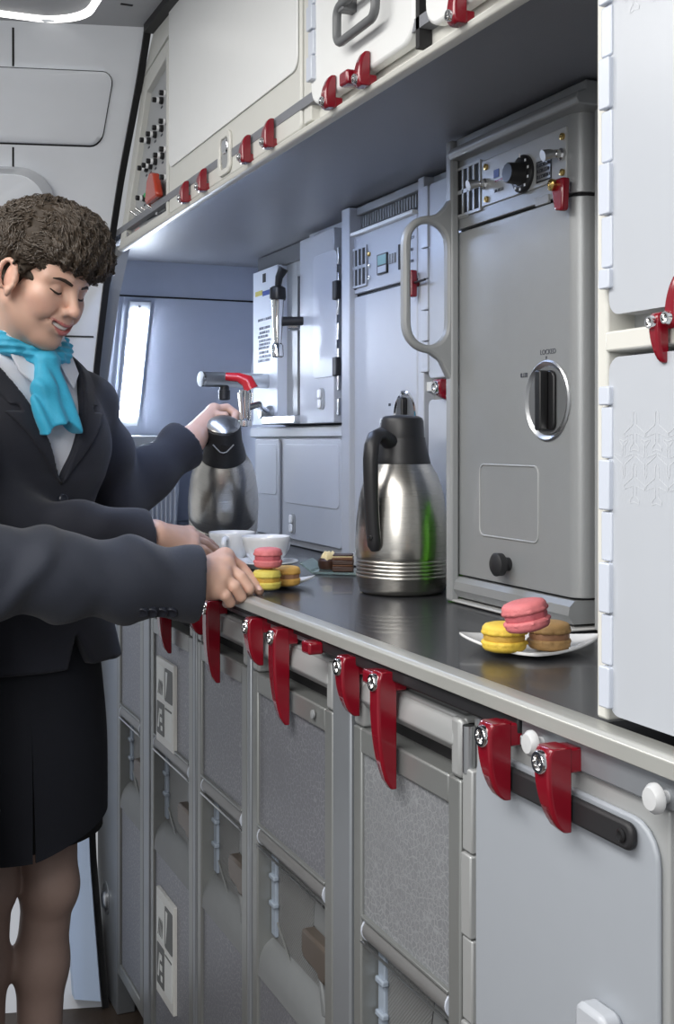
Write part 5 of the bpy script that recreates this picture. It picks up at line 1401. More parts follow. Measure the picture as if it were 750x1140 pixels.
def face_bits(fr, parent, g):
    k = fr.k
    def Wl(p): return tuple(fr.w(p))
    for s in (-1, 1):
        pts = [(.0775, s*.0185, -.0075), (.0852, s*.0250, -.0098), (.0868, s*.0315, -.0108), (.0838, s*.0390, -.0095), (.0755, s*.0470, -.0060)]
        MB().tube([tuple(snap(g, Wl(p), .0002)) for p in pts], [.0006*k, .0017*k, .0021*k, .0021*k, .0012*k], 8).build('eyelashes', 'brow', parent)
        pts = [(.0925, s*.0120, .0135), (.0915, s*.0195, .0160), (.0880, s*.0290, .0178), (.0810, s*.0390, .0175), (.0725, s*.0470, .0150)]
        MB().tube([tuple(snap(g, Wl(p), .0003)) for p in pts], [.0026*k, .0034*k, .0034*k, .0026*k, .0010*k], 8, up=tuple(fr.A[0]), flat=.5).build('eyebrow', 'brow', parent)
    pts = [(.0780, -.026, -.0615), (.0890, -.017, -.0660), (.0945, -.007, -.0686), (.0950, 0, -.0690), (.0945, .007, -.0686), (.0890, .017, -.0660), (.0780, .026, -.0615)]
    MB().tube([Wl(p) for p in pts], [q*k for q in (.001, .0038, .0045, .0046, .0045, .0038, .001)], 10, up=tuple(fr.A[0]), flat=.6).build('teeth', 'teeth', parent)
def hair(fr, parent, seed=0, n=1500, name='hair'):
    lo = fr.o-.2; hi = fr.o+.2
    g = Grid(lo, hi, .003)
    g.add(ell(fr, (-.026, 0, .050), (.108, .092, .094)), 0)
    g.add(ell(fr, (.022, 0, .104), (.082, .078, .046)), .03)
    g.add(ell(fr, (.064, .018, .084), (.044, .060, .034), ('y', .5)), .025)
    g.add(ell(fr, (.088, .036, .062), (.020, .032, .024), ('y', .9)), .02)
    g.add(ell(fr, (.088, -.018, .066), (.026, .040, .024), ('y', .8)), .02)
    g.add(ell(fr, (-.070, 0, -.010), (.045, .068, .075)), .03)
    for s_ in (-1, 1): g.add(ell(fr, (.050, s_*.052, .064), (.032, .024, .024)), .015)
    g.add(ell(fr, (.026, -.076, .022), (.014, .010, .036)), .015)       # sideburn side
    g.add(ell(fr, (.026, .076, .022), (.014, .010, .036)), .015)
    # keep the face, ears and neck clear
    g.add(ell(fr, (.105, 0, -.060), (.090, .068, .082)), .008, 's')
    for s in (-1, 1):
        g.add(ell(fr, (.048, s*.085, -.032), (.038, .030, .060)), .006, 's')
        g.add(ell(fr, (.002, s*.096, -.018), (.030, .034, .038)), .005, 's')
    A = fr
    def curls(x, y, z):
        a, b, c = A.loc(x, y, z)
        return .0028*np.sin(150*a+90*c+40*np.sin(30*b))+.0024*np.sin(170*b-70*c+5*np.sin(60*a))+.0020*np.sin(260*c+120*b)
    g.disp(curls)
    V, Q = g.mesh(); V = relax(V, Q, 1, .4)
    hm = mk(name, [(V, Q)], 'hair', parent)
    # strands following the locks
    rnd = np.random.RandomState(seed)
    Nn = np.zeros_like(V); e1 = V[Q[:, 1]]-V[Q[:, 0]]; e2 = V[Q[:, 2]]-V[Q[:, 0]]; fn = np.cross(e1, e2)
    for i in range(4): np.add.at(Nn, Q[:, i], fn)
    Nn /= np.linalg.norm(Nn, axis=1)[:, None]+1e-9
    pick = rnd.choice(len(V), n, replace=False)
    mb = MB()
    def field(q):
        i = np.clip(((q-g.lo)/g.h).astype(int), 1, g.n-2); d = g.D[i[0], i[1], i[2]]
        gr = np.array([g.D[i[0]+1, i[1], i[2]]-g.D[i[0]-1, i[1], i[2]], g.D[i[0], i[1]+1, i[2]]-g.D[i[0], i[1]-1, i[2]], g.D[i[0], i[1], i[2]+1]-g.D[i[0], i[1], i[2]-1]])
        return d, gr/(np.linalg.norm(gr)+1e-9)
    def flow(l):
        a, b, c = l
        if a > .015 and c > .02: v = np.array([.75, .45, -.25-1.1*max(0, (a-.055)/.05)])      # fringe swept forward and across
        elif c > .085: v = np.array([.65*np.sin(38*b+9*a+1), .6*np.cos(33*a+14*b), -.15])         # loose curls on the crown
        elif b < 0: v = np.array([.15, -.1, -1.])
        else: v = np.array([.15, .1, -1.])
        wv = np.array([np.sin(70*c+40*b), np.sin(65*a+50*c+2), np.sin(60*b+55*a+4)])
        return v+.42*wv
    for i in pick:
        q = V[i].copy(); L_ = rnd.uniform(.028, .062); K = 10; st = L_/K; lift = rnd.uniform(.0003, .0026); jit = rnd.normal(0, .16, 3); pts = []; pd = None
        for k in range(K):
            l = fr.A@(q-fr.o)/fr.k; d = (flow(l)+jit)@fr.A; dv, nn = field(q); d = d-nn*(d@nn); d /= np.linalg.norm(d)+1e-9
            if pd is not None: d = d*.6+pd*.4; d /= np.linalg.norm(d)
            pd = d; q = q+d*st; dv, nn = field(q)
            if abs(dv) < .05: q = q-nn*(dv-lift-(.004*((k/K)**3)*rnd.uniform(.2, 1)))*.9
            pts.append(q.copy())
        E_ = np.array([fr.A@(q_-fr.o)/fr.k for q_ in pts])
        if ((np.hypot(E_[:, 0]-.002, E_[:, 2]+.016) < .036) & (np.abs(E_[:, 1]) > .06)).any(): continue
        if ((E_[:, 0] > .05) & (E_[:, 2] < .012)).any(): continue
        w = rnd.uniform(.0006, .0013)
        mb.tube(pts, [w*.6]+[w]*(K-4)+[w*.8, w*.5, w*.15], 5)
    mb.build('curled_strands', 'hair_strand', hm, ang=180)
    return hm
def mkframe(o, psi, pitch, roll, k=1.):
    fwd = RV*math.sin(psi)-DV*math.cos(psi); left = RV*math.cos(psi)+DV*math.sin(psi); up = UV.copy()
    # pitch down about the left axis, then roll to the left about the forward axis
    q = Quaternion(left, pitch); f2 = q @ fwd; 
    if f2.z > fwd.z and pitch > 0: q = Quaternion(left, -pitch); f2 = q @ fwd
    u2 = q @ up
    q2 = Quaternion(f2, roll); l3 = q2 @ left
    if l3.z > 0 and roll > 0: q2 = Quaternion(f2, -roll); l3 = q2 @ left
    return Fr(o, (f2, l3, q2 @ u2), k)
def hand_items(chains, wrist, rw, palm, rp=.0145, k=.010):
    it = []
    for kn in palm: it.append((cap(wrist, kn, rw, rp), .014, 'u'))
    for i in range(len(palm)-1): it.append((cap(palm[i], palm[i+1], rp*.85), .010, 'u'))
    for pts, rad in chains: 
        it += [(uni(chain(pts, rad), .001), k*.35, 'u')]
    return it
def nails(parent, tips):
    for tip, d, nrm, s in tips:
        tip, d, nrm = Vector(tip), Vector(d).normalized(), Vector(nrm).normalized(); w = d.cross(nrm)
        m = MB(); rg = []
        for t in (-1, -.6, 0, .6, 1):
            hw = s*.62*math.sqrt(max(0.05, 1-(abs(t)**3)*.8))
            rg.append([tip+d*(t*s*.8)+w*(hw*math.cos(R(a)))+nrm*(.0012*math.sin(R(a))) for a in (0, 45, 90, 135, 180, 225, 270, 315)])
        m.loft(rg).build('fingernail', 'nail', parent, ang=80)
mat('nail', (.72, .47, .40), .25)

def folds(seed, amp, f=26):
    r = random.Random(seed); W_ = [(r.uniform(-1, 1), r.uniform(-1, 1), r.uniform(-1, 1), r.uniform(.6, 1.6), r.uniform(0, 6)) for _ in range(5)]
    def g(x, y, z):
        s = 0
        for a, b, c, q, p in W_: s = s+np.sin(f*q*(a*x+b*y+c*z)+p+1.3*np.sin(f*.5*(b*x+c*y+a*z)))
        return (amp/3)*s
    return g

# ================================================================== PERSON ONE: in black, pouring
P1 = thing('person', 'person in black jacket, skirt and turquoise neck scarf tilting a thermos jug', 'person', (at(20, 490, 2.14).x, at(20, 490, 2.14).y, 0))
PSI = R(50)
fwd = RV*math.sin(PSI)-DV*math.cos(PSI); lft = RV*math.cos(PSI)+DV*math.sin(PSI)
hf = mkframe(W(44, 311, 2.09), R(60), R(20), R(6), .89)
TO = W(20, 468, 2.15); TF = Fr(TO, (lft, fwd, UV))        # torso frame: a left, b forward, c up
neck1 = TF.w((0, .005, .110))
def torso_fields(tf, e=0.):
    return uni([ell(tf, (0, .008, -.03), (.158+e, .112+e, .170)), lcap(tf, (-.135, -.012, .040), (.135, -.012, .040), .055+e), lcap(tf, (-.06, -.01, .07), (.06, -.01, .07), .05+e),
        ell(tf, (-.066, .072, -.055), (.066+e, .052+e, .065)), ell(tf, (.066, .072, -.055), (.066+e, .052+e, .065)),
        econe(tf, -.27, -.12, (.138+e, .106+e), (.142+e, .108+e))], .05)
shL, shR = TF.w((.165, -.015, .035)), TF.w((-.165, -.015, .035))
elL, wrL = W(122, 560, 2.34), W(207, 497, 2.50)
elR, wrR = W(2, 586, 2.00), W(162, 598, 2.13)
# -- jacket
hem = ((0, 0, -.40))
jt = Grid(TF.w((0, 0, -.10))-np.array([.42, .42, .36]), TF.w((0, 0, -.10))+np.array([.42, .62, .36]), .0045)
jt.add(torso_fields(TF), 0)
jt.add(econe(TF, -.425, -.20, (.188, .160), (.142, .112)), .05)
# rounded front corner of the hem
# neckline V and the hem opening
def vcut(x, y, z):
    a, b, c = TF.loc(x, y, z)
    hw = np.clip((c+.105)*.42, -1, .085)
    return np.maximum(np.maximum(np.abs(a)-hw, -(b-.02)), c-.3)
jt.add(Fld(vcut, TF.w((0, .1, .05))-.25, TF.w((0, .1, .05))+.25), .004, 's')
# opening below the button
def hcut(x, y, z):
    a, b, c = TF.loc(x, y, z); return np.maximum(np.abs(a-.02)-np.clip((-.37-c)*.5, -1, .03), .04-b)
jt.add(Fld(hcut, TF.w((0, .1, -.35))-.2, TF.w((0, .1, -.35))+.2), .004, 's')
def sleeve(pts, rad, cutn, cutpnt, seed, amp=.009, f=38):
    return warp(cutp(uni(chain(pts, rad), .03), cutpnt, cutn), folds(seed, amp, f))
slL = sleeve([shL, (shL+elL)/2, elL, (elL+wrL)/2, wrL, wrL+(wrL-elL)*.2], [.060, .057, .053, .047, .042, .041], wrL-elL, wrL, 3)
slR = sleeve([shR, (shR+elR)/2, elR, (elR+wrR)/2, wrR, wrR+(wrR-elR)*.2], [.064, .060, .056, .048, .041, .040], wrR-elR, wrR, 5)
jt.add(slL, .03); jt.add(slR, .03)
jt.disp(folds(11, .0045, 22))
V, Q = jt.mesh(); V = relax(V, Q, 2)
jacket1 = mk('jacket', [(V, Q)], 'suit', P1)
# lapels lie on the chest
def lapel(sgn, name='lapel'):
    g = Grid(TF.w((0, .08, .0))-.24, TF.w((0, .08, .0))+.24, .0035)
    g.add(torso_fields(TF, .0055), 0)
    g.disp(folds(11, .0045, 22))
    def pr(x, y, z):
        a, b, c = TF.loc(x, y, z); a = a*sgn
        inner = np.clip((c+.112)*.42, -1, .085)-.001
        wdt = np.where(c > .020, .034+(c-.02)*.05, np.clip((c+.115)*.40, 0, .052))
        notch = np.where((c > .015) & (c < .026), np.abs(c-.020)*1.2-.008, -1)
        d = np.maximum(inner-a, a-inner-wdt)
        d = np.maximum(d, np.maximum(-.118-c, c-.125)); d = np.maximum(d, -(b-.0)+.0-.05)
        return np.maximum(d, np.where((np.abs(c-.020) < .005) & (a > inner+.022), .003, -1))
    g.inter(Fld(pr, (0, 0, 0), (0, 0, 0)))
    V, Q = g.mesh(); return mk(name, [(relax(V, Q, 1), Q)], 'suit', jacket1)
lapel(1); lapel(-1)
p = TF.w((0, .128, -.135))
MB().lathe([(.009, -.004), (.009, .0015), (.0075, .003), (.004, .0022), (0, .0022)], p, tuple(fwd), 20).build('button', 'button', jacket1)
# -- shirt with collar
sg = Grid(TF.w((0, .05, .03))-.22, TF.w((0, .05, .03))+.22, .0045)
sg.add(torso_fields(TF, -.010), 0)
sg.add(cap(TF.w((0, .0, .06)), TF.w((0, .006, .125)), .068, .062), .02)
sg.disp(folds(21, .0025, 40))
sg.inter(Fld(lambda x, y, z: np.maximum(np.abs(TF.loc(x, y, z)[0])-.1, -TF.loc(x, y, z)[2]-.13), (0,)*3, (0,)*3))
V, Q = sg.mesh(); shirt1 = mk('shirt', [(relax(V, Q, 1), Q)], 'shirt', P1)
for s in (1, -1):
    pts = [(s*.012, .094, .100), (s*.036, .108, .052), (s*.062, .088, .080), (s*.066, .040, .150), (s*.050, .052, .150)]
    m_ = MB(); lo_ = [tuple(TF.w(p)) for p in pts]; hi_ = [tuple(TF.w((p[0], p[1]+.005, p[2]+.002))) for p in pts]
    m_.loft([lo_, hi_]).build('collar', 'shirt', shirt1, bevel=.002)
# -- scarf: rolled band round the neck, knot and falling tail
scg = Grid(TF.w((0, .05, .09))-.2, TF.w((0, .05, .09))+.2, .003)
ring = []
for k in range(25):
    a = 2*math.pi*k/24; nb = np.array([.066*math.cos(a), .016+.072*math.sin(a), .146+.040*(-math.sin(a))])
    ring.append(TF.w(nb))
scg.add(warp(uni(chain(ring, [.0165]*25), .004), lambda x, y, z: .0022*np.sin(520*TF.loc(x, y, z)[2]+60*TF.loc(x, y, z)[0])+.0012*np.sin(230*TF.loc(x, y, z)[0])), 0)
scg.add(ell(TF, (-.014, .104, .098), (.024, .020, .021)), .008)
tail = [TF.w(p) for p in ((.004, .118, .050), (.008, .130, .012), (.012, .140, -.030), (.014, .140, -.058))]
def tailf(x, y, z):
    a, b, c = TF.loc(x, y, z)
    t = np.clip((.098-c)/.118, 0, 1); w = .015+.028*np.sin(np.clip(t, 0, 1)*2.3)
    bc = .108+.036*t; ac = -.018+.004*t
    k0 = np.sqrt(((a-ac)/w)**2+((b-bc)/(.014+.008*t))**2)
    d = (k0-1)*.014
    return np.maximum(d, np.maximum(c-.102, -.018-c+.012*np.cos((a-ac)*60)))+.0024*np.sin(190*(a-ac)+35*c)
scg.add(Fld(tailf, TF.w((0, .13, 0))-.11, TF.w((0, .13, 0))+.11), .008)
tail2 = [TF.w(p) for p in ((-.020, .108, .090), (-.034, .122, .050), (-.030, .132, .010))]
scg.add(warp(uni(chain(tail2, [.014, .020, .016]), .01), lambda x, y, z: .002*np.sin(240*TF.loc(x, y, z)[0]+80*TF.loc(x, y, z)[2])), .005)
V, Q = scg.mesh(); mk('neck_scarf', [(relax(V, Q, 1), Q)], 'scarf', P1)
# -- skirt with front slit
SK = Fr(W(18, 490, 2.15), (lft, fwd, UV))
def sk_ring(z, ra, rb, a0, a1, n=64):
    return [tuple(SK.w((ra*math.cos(a0+(a1-a0)*k/n), rb*math.sin(a0+(a1-a0)*k/n)+0, z-EYE))) for k in range(n+1)]
def hemrise(a):
    q = (aS-a) % (2*math.pi)
    return .045*(min(q/1.3, 1) if q < math.pi else max(0, 1-(q-math.pi)/1.2))
m_ = MB(); rings = []
aS = R(112)                         # slit position: a little right of the middle of the front
nz = 24
for layer in (0, 1):
    for k in range(nz+1):
        t = k/nz; z = 1.02-(1.02-.648)*t; ra = .150+.020*math.sin(min(t*1.6, 1)*1.57)-.006*t; rb = .125+.024*math.sin(min(t*1.6, 1)*1.57)-.004*t
        gap = max(0., (t-.42))*.06
        e = -.004*layer
        rings.append([tuple(SK.w(((ra+e+.0025*math.sin(7*a+3*t))*math.cos(a), (rb+e+.0025*math.sin(5*a+4*t))*math.sin(a), z-EYE+hemrise(a)*t**3))) for a in [aS+gap/2+(2*math.pi-gap)*i/96 for i in range(97)]])
N = 97; vs = [p for r in rings for p in r]; fs = []
for L0 in (0, nz+1):
    for k in range(nz):
        for i in range(96): 
            a = (L0+k)*N+i; fs.append((a, a+1, a+N+1, a+N) if L0 == 0 else (a+N, a+N+1, a+1, a))
for k in range(nz):
    for i in (0, 96):
        a = k*N+i; b = (nz+1+k)*N+i; fs.append((a, a+N, b+N, b))
for i in range(96):
    for k in (0, nz): 
        a = k*N+i; b = (nz+1+k)*N+i; fs.append((a, a+1, b+1, b))
m_.add(vs, fs); skirt1 = m_.build('skirt', 'skirt', P1, ang=70)
m_ = MB(); rings = []
for k in range(9):
    t = k/8; z = .99-(.99-.66)*t; rings.append([tuple(SK.w(((.150+.008*t)*math.cos(a), (.130+.008*t)*math.sin(a), z-EYE))) for a in [2*math.pi*i/48 for i in range(48)]])
m_.loft(rings, cap=False).build('skirt_lining', 'lining_black', skirt1, ang=70)
# -- body: head, neck, torso core, hands, legs as one skin mesh
parts = []
hg = mkgrid(hf.o-np.array([.15, .15, .24]), hf.o+np.array([.15, .15, .16]), .002, head_fields(hf, neck1))
V, Q = hg.mesh(); parts.append((relax(V, Q, 2, .45), Q))
# torso and arms inside the clothes
bg = Grid(TO-np.array([.45, .45, .5]), TO+np.array([.45, .62, .16]), .007)
bg.add(torso_fields(TF, -.024), 0); bg.add(cap(TF.w((0, 0, .04)), neck1, .056, .056), .02)
bg.add(econe(TF, -.45, -.2, (.140, .11), (.125, .095)), .04)
for sh, el, wr in ((shL, elL, wrL), (shR, elR, wrR)): bg.add(uni(chain([sh, el, wr], [.044, .036, .026]), .01), .02)
V, Q = bg.mesh(); parts.append((relax(V, Q, 1), Q))
# right hand resting on the saucer
k1, k2, k3, k4 = W(210, 594, 2.225), W(213, 601, 2.20), W(212, 609, 2.18), W(207, 615, 2.165)
ch = [([k1, W(224, 599, 2.28), W(234, 605, 2.315), W(240, 610, 2.335)], [.0108, .0092, .0082, .0072]),
      ([k2, W(228, 605, 2.25), W(239, 613, 2.28), W(242, 619, 2.30)], [.0108, .0094, .0084, .0074]),
      ([k3, W(226, 612, 2.21), W(236, 620, 2.235), W(238, 626, 2.255)], [.0104, .0090, .0080, .0070]),
      ([k4, W(218, 619, 2.18), W(226, 625, 2.20), W(228, 630, 2.22)], [.0092, .0080, .0072, .0062]),
      ([W(186, 592, 2.20), W(205, 600, 2.29), W(222, 606, 2.33), W(232, 611, 2.35)], [.014, .0115, .0098, .0078])]
hr = mkgrid(np.minimum(wrR, k1)-.12, np.maximum(wrR, k1)+.16, .002, [(cap(wrR-(wrR-elR)*.35, wrR, .027, .025), 0, 'u')]+hand_items(ch, W(172, 597, 2.13), .0225, [k1, k2, k3, k4], .0140))
V, Q = hr.mesh(); parts.append((relax(V, Q, 2), Q))
# left hand wrapped over the jug handle
def Jh(r, z, s): return np.array(J1p(r, z, s))
sd = 1 if (Vector((-dv1.y, dv1.x, 0))).dot(RV) > 0 else -1      # side pointing right in the picture
wl = W(212, 491, 2.53)
K = [Jh(.086, .262, -sd*.010), Jh(.098, .246, -sd*.008), Jh(.104, .226, -sd*.008), Jh(.104, .206, -sd*.008)]
K[0] = Jh(.074, .285, -sd*.020); K[1] = Jh(.094, .268, -sd*.022); K[2] = Jh(.106, .246, -sd*.022); K[3] = Jh(.108, .224, -sd*.020)
ch = []
for i, (r0, z0) in enumerate(((.080, .279), (.098, .258), (.107, .236), (.108, .215))):
    rad = [.0108, .0098, .0088, .0078] if i < 3 else [.0094, .0082, .0074, .0066]
    ch.append(([K[i], Jh(r0+.006, z0+.004, sd*.008), Jh(r0-.006, z0-.004, sd*.027), Jh(r0-.026, z0-.008, sd*.022)], rad))
ch.append(([(wl*.5+K[0]*.5), Jh(.058, .278, -sd*.030), Jh(.050, .285, -sd*.014), Jh(.048, .287, sd*.004)], [.015, .012, .0105, .008]))
hl = mkgrid(np.min([wl, *K], 0)-.1, np.max([wl, *K], 0)+.1, .002, [(cap(wrL-(wrL-elL)*.3, wl, .027, .0255), 0, 'u')]+hand_items(ch, wl, .0235, K, .0140))
V, Q = hl.mesh(); parts.append((relax(V, Q, 2), Q))
ht = head_tint(hf)
body1 = mk('body', parts, 'skin', P1, tint=ht)
face_bits(hf, body1, hg)
hair(hf, P1, 5, 8000)
# -- stockings and shoes
hipz = .80
def legset(P, feetdir, kn, an, hips, m='stocking'):
    g = Grid(np.array([P.location.x-.45, P.location.y-.45, .0]), np.array([P.location.x+.45, P.location.y+.45, .95]), .005)
    for h, k, a in zip(hips, kn, an):
        h, k, a = V3(h), V3(k), V3(a); c = k*.68+a*.32; fd = np.array(feetdir)
        g.add(uni(chain([h, k], [.072, .050]), .01), .004); g.add(uni([cap(k, c-fd*.012, .044, .0445), cap(c-fd*.012, a, .0435, .032), cap(a, a+np.array([0, 0, -.05]), .035)], .03), .02)
        g.add(ell(WORLD, k+fd*.012, (.041, .041, .048)), .02)
        t = a+fd*.15; t[2] = .03; g.add(uni(chain([a+np.array([0, 0, -.03]), (a+t)/2-np.array([0, 0, .0]), t], [.034, .034, .026]), .02), .02)
    V, Q = g.mesh(); return mk('stockings', [(relax(V, Q, 2), Q)], m, P)
fd = np.array(fwd)
knL, anL = W(54, 985, 2.15), W(42, 1262, 2.16); knR, anR = W(-15, 985, 2.10), W(-20, 1275, 2.11)
legset(P1, fd, [knL, knR], [anL, anR], [W(42, 780, 2.18), W(0, 780, 2.14)])
def shoes(P, ans, fd, m='black'):
    for a in ans:
        a = V3(a); g = Grid(a-np.array([.18, .2, .14]), a+np.array([.25, .2, .03]), .004); h = a.copy(); h[2] = .07
        t = a+fd*.165; t[2] = .024; mid = (h+t)/2
        g.add(uni(chain([h, mid, t], [.036, .036, .028]), .03), 0); g.add(cap(np.array([h[0]-fd[0]*.02, h[1]-fd[1]*.02, .06]), np.array([h[0]-fd[0]*.02, h[1]-fd[1]*.02, .006]), .016, .008), .008)
        g.inter(Fld(lambda x, y, z: np.maximum(-z+.001, z-(.085+0*x)), (0,)*3, (0,)*3)); V, Q = g.mesh(); mk('shoe', [(relax(V, Q, 1), Q)], m, P)
shoes(P1, [anL, anR], fd)

# ================================================================== PERSON TWO: only the near arm enters the picture
BX = at(-136, 490, 1.78)
P2 = thing('person', 'person at the left edge, only a navy buttoned sleeve, hand and jacket edge visible', 'person', (BX.x, BX.y, 0))
PS2 = R(62)
f2 = RV*math.sin(PS2)-DV*math.cos(PS2); l2 = RV*math.cos(PS2)+DV*math.sin(PS2)
T2 = Fr((BX.x, BX.y, 1.29), (l2, f2, UV))
sh2L, sh2R = T2.w((.165, -.015, .035)), T2.w((-.165, -.01, .035))
el2, wr2 = W(-20, 636, 1.80), W(218, 650, 1.935)
g = Grid(T2.w((0, 0, -.25))-np.array([.48, .48, .42]), T2.w((0, 0, -.25))+np.array([.48, .48, .42]), .005)
g.add(torso_fields(T2), 0); g.add(econe(T2, -.51, -.20, (.185, .165), (.142, .112)), .05)
def vcut2(x, y, z):
    a, b, c = T2.loc(x, y, z); hw = np.clip((c+.105)*.42, -1, .085); return np.maximum(np.abs(a)-hw, -(b-.02))
g.add(Fld(vcut2, T2.w((0, .1, .05))-.25, T2.w((0, .1, .05))+.25), .004, 's')
el2L, wr2L = T2.w((.20, -.11, -.23)), T2.w((.06, -.20, -.38))
up2 = sh2R*.5+el2*.5
g.add(sleeve([sh2L, el2L, wr2L, wr2L+(wr2L-el2L)*.2], [.060, .052, .042, .041], wr2L-el2L, wr2L, 8), .03)
g.disp(folds(12, .004, 20)); V, Q = g.mesh(); V = relax(V, Q, 2)
# near sleeve at finer grain with its creases
g = Grid(np.min([sh2R, el2, wr2], 0)-.12, np.max([sh2R, el2, wr2], 0)+.12, .003)
ax2 = V3(wr2-el2); axn = ax2/np.linalg.norm(ax2)
def crease(x, y, z):
    t = ((x-el2[0])*axn[0]+(y-el2[1])*axn[1]+(z-el2[2])*axn[2])/np.linalg.norm(ax2)
    v = (z-el2[2]); q = (x-el2[0])*DV.x+(y-el2[1])*DV.y
    w = np.exp(-((t-.16)/.22)**2); w2 = np.exp(-((t-.62)/.25)**2)
    def rdg(u, k): return np.abs(np.sin(u))**k
    return -w*.0110*rdg(7.5*t-16*v+6*q+.4, 6)-w2*.0065*rdg(9*t+22*v+.8, 6)+.0012*np.sin(19*t+50*v+30*q)+w*.003*np.sin(16*t+34*v)
slf = cutp(uni(chain([sh2R, sh2R*.5+el2*.5, el2, el2*.66+wr2*.34, el2*.33+wr2*.67, wr2, wr2+ax2*.15], [.064, .064, .0635, .0610, .0565, .0535, .0530]), .030), wr2, axn)
g.add(warp(slf, crease), 0)
V2, Q2 = g.mesh()
jacket2 = mk('jacket', [(V, Q), (relax(V2, Q2, 2), Q2)], 'suit_navy', P2)
for px in (158, 168.5, 179.5, 190.5):
    c = W(px, 681.0-(px-158)*.03, 1.86)
    # sit the button on the sleeve surface
    d = Vector(ray(px, 681)); t = 1.70
    while t < 2.0 and slf.f(d.x*t, d.y*t, EYE+d.z*t) > .0: t += .001
    q = Vector((d.x*t, d.y*t, EYE+d.z*t)); nrm = -(DV*.75+UV*.66)
    MB().lathe([(.0100, -.006), (.0100, .0022), (.0085, .0038), (.0055, .0026), (0, .0026)], q, tuple(nrm), 18).build('button', 'button', jacket2)
# hand holding the plate's corner
w2 = W(214, 647, 1.925)
dl = (wr2L-el2L)/np.linalg.norm(wr2L-el2L); wl2 = wr2L+dl*.03; sdv = np.cross(dl, np.array([0, 0, 1.])); sdv /= np.linalg.norm(sdv)
Kb = [wl2+dl*.085+np.array([0, 0, .03-.02*i]) for i in range(4)]
chb = [([Kb[i], Kb[i]+dl*.035-sdv*.008, Kb[i]+dl*.05-sdv*.025, Kb[i]+dl*.05-sdv*.04], [.0095, .009, .008, .007]) for i in range(4)]+[([wl2+dl*.03, wl2+dl*.05+np.array([0, 0, .045]), wl2+dl*.08+np.array([0, 0, .055])-sdv*.015], [.014, .011, .008])]
far_hand = mkgrid(wl2-.16, wl2+.16, .003, [(cap(wr2L-dl*.05, wl2, .026, .024), 0, 'u')]+hand_items(chb, wl2, .022, Kb))
k1, k2, k3, k4 = W(250, 621, 2.005), W(250, 631, 1.972), W(246, 643, 1.945), W(240, 655, 1.930)
ch = [([k1, W(268, 632, 2.015), W(281, 647, 2.005), W(288.5, 658, 1.995)], [.0122, .0108, .0092, .0078]),
      ([k2, W(268, 643, 1.962), W(277, 655, 1.960), W(276, 662, 1.985)], [.0120, .0108, .0096, .0080]),
      ([k3, W(261, 653, 1.938), W(268, 664, 1.945), W(264, 668, 1.975)], [.0115, .0104, .0092, .0078]),
      ([k4, W(251, 663, 1.925), W(256, 671, 1.935), W(252, 672, 1.962)], [.0102, .0092, .0084, .0072]),
      ([W(230, 630, 1.99), W(252, 634, 2.05), W(270, 647, 2.06), W(281, 655, 2.05)], [.015, .0125, .0105, .0082])]
hg2 = mkgrid(np.min([w2, k1, k4], 0)-.10, np.max([w2, k1, k4], 0)+.14, .0018, [(cap(wr2-ax2*.3, w2, .030, .030), 0, 'u')]+hand_items(ch, w2, .0285, [k1, k2, k3, k4], .0165))
V, Q = hg2.mesh(); parts2 = [(relax(V, Q, 2), Q)]
V, Q = far_hand.mesh(); parts2.append((relax(V, Q, 2), Q))
hf2 = mkframe(T2.w((0, .045, .285)), R(62), R(15), R(0))
n2 = T2.w((0, .005, .105))
hgx = mkgrid(hf2.o-np.array([.15, .15, .24]), hf2.o+np.array([.15, .15, .16]), .003, head_fields(hf2, n2)); V, Q = hgx.mesh(); parts2.append((relax(V, Q, 2, .45), Q))
bg = Grid(T2.o-np.array([.5, .5, .62]), T2.o+np.array([.5, .5, .16]), .008)
bg.add(torso_fields(T2, -.024), 0); bg.add(cap(T2.w((0, 0, .04)), n2, .056), .02); bg.add(econe(T2, -.52, -.2, (.140, .11), (.125, .095)), .04)
bg.add(uni(chain([sh2R, el2, wr2], [.046, .040, .029]), .01), .02); bg.add(uni(chain([sh2L, el2L, wr2L, wr2L+(wr2L-el2L)*.35], [.044, .036, .026, .022]), .01), .02)
V, Q = bg.mesh(); parts2.append((relax(V, Q, 1), Q))
body2 = mk('body', parts2, 'skin', P2, tint=head_tint(hf2)); face_bits(hf2, body2, hgx)
hair(hf2, P2, 9, 400)
tipd = W(288.5, 658, 1.995)-W(281, 647, 2.005)
nails(body2, [(W(289, 656, 1.985)-np.array(DV)*.0075+np.array(UV)*.003, tipd, tuple(-DV*.75+UV*.55+RV*.3), .0062)])
sg = Grid(T2.w((0, .05, .03))-.2, T2.w((0, .05, .03))+.2, .006); sg.add(torso_fields(T2, -.010), 0); sg.add(cap(T2.w((0, .01, .06)), T2.w((0, .022, .125)), .066, .062), .02)
sg.inter(Fld(lambda x, y, z: np.maximum(np.abs(T2.loc(x, y, z)[0])-.1, -T2.loc(x, y, z)[2]-.13), (0,)*3, (0,)*3)); V, Q = sg.mesh(); mk('shirt', [(V, Q)], 'shirt', P2)
sk = Grid(np.array([BX.x-.3, BX.y-.3, .58]), np.array([BX.x+.3, BX.y+.3, 1.0]), .006); S2 = Fr((BX.x, BX.y, 0), (l2, f2, UV)); sk.add(econe(S2, .62, .98, (.165, .145), (.155, .13)), 0); V, Q = sk.mesh(); mk('skirt', [(relax(V, Q, 1), Q)], 'skirt', P2)
fd2 = np.array(f2)
kn2 = [S2.w((.075, .02, .50)), S2.w((-.075, .02, .50))]; an2 = [S2.w((.07, -.02, .10)), S2.w((-.07, -.02, .10))]
legset(P2, fd2, kn2, an2, [S2.w((.08, 0, .8)), S2.w((-.08, 0, .8))]); shoes(P2, an2, fd2)
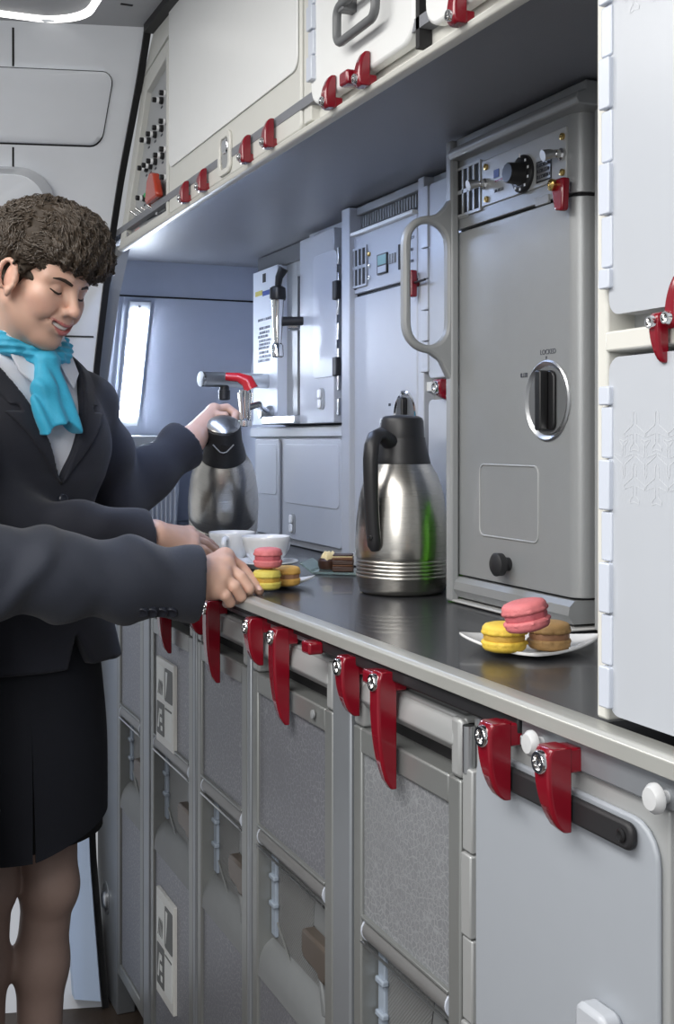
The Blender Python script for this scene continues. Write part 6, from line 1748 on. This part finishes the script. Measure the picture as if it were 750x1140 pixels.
# ------------------------------------------------------------------ unseen green block added behind the post to tint the jug's reflection
t = thing('green_reflector', 'green block added out of sight behind the grab post to give the standing jug a green reflection', 'reflector', (.955, 1.715, ZC))
MB().box(.925, .985, 1.686, 1.726, ZC+.001, ZC+.125).build('body', 'reflector_green', t, bevel=.003)
MB().prism([(.925, ZC+.125), (.985, ZC+.125), (.957, ZC+.150), (.957, ZC+.166), (.953, ZC+.166), (.953, ZC+.150)], 'y', 1.687, 1.725).build('peaked_top', 'reflector_green', t, bevel=.001)
# ------------------------------------------------------------------ camera and light
cam = bpy.data.cameras.new('camera'); co = bpy.data.objects.new('camera', cam); COL.objects.link(co)
co.location = (0, 0, EYE); co.rotation_euler = (R(90), 0, -TH)
cam.sensor_fit = 'HORIZONTAL'; cam.sensor_width = 36; cam.lens = FPX/750*36; cam.shift_y = -80/750; cam.clip_start = .02
bpy.context.scene.camera = co
w = bpy.data.worlds.new('world'); bpy.context.scene.world = w; w.use_nodes = True
w.node_tree.nodes['Background'].inputs[0].default_value = (.93, .96, 1, 1); w.node_tree.nodes['Background'].inputs[1].default_value = .36
def area(name, loc, target, sx, sy, e, col=(1, 1, 1)):
    l = bpy.data.lights.new(name, 'AREA'); l.shape = 'RECTANGLE'; l.size = sx; l.size_y = sy; l.energy = e; l.color = col
    o = bpy.data.objects.new(name, l); COL.objects.link(o); o.location = loc
    d = Vector(target)-Vector(loc); o.rotation_euler = d.to_track_quat('-Z', 'Y').to_euler(); return o
area('ceiling_lamp', (-.45, .9, 2.19), (-.45, .9001, 0), .7, 2.6, 52, (1, .98, .95))
area('front_fill', (-1.3, -.7, 2.0), (.9, 1.7, 1.1), 1.0, 1.0, 30, (1, .99, .97))  # unseen front fill added behind the camera, standing for bounced flash
area('undershelf_lamp', (F+.0235, 2.30, 1.8155), (F+.0236, 2.3001, 1.1), .007, .8, 3.0, (.50, .64, 1.0))
sc = bpy.context.scene
sc.view_settings.view_transform = 'Standard'; sc.view_settings.look = 'None'; sc.view_settings.gamma = 1; sc.view_settings.exposure = 0.0; sc.view_settings.use_curve_mapping = False
sc.cycles.use_denoising = True
sc.cycles.max_bounces = 8
sc.view_settings.exposure = .12
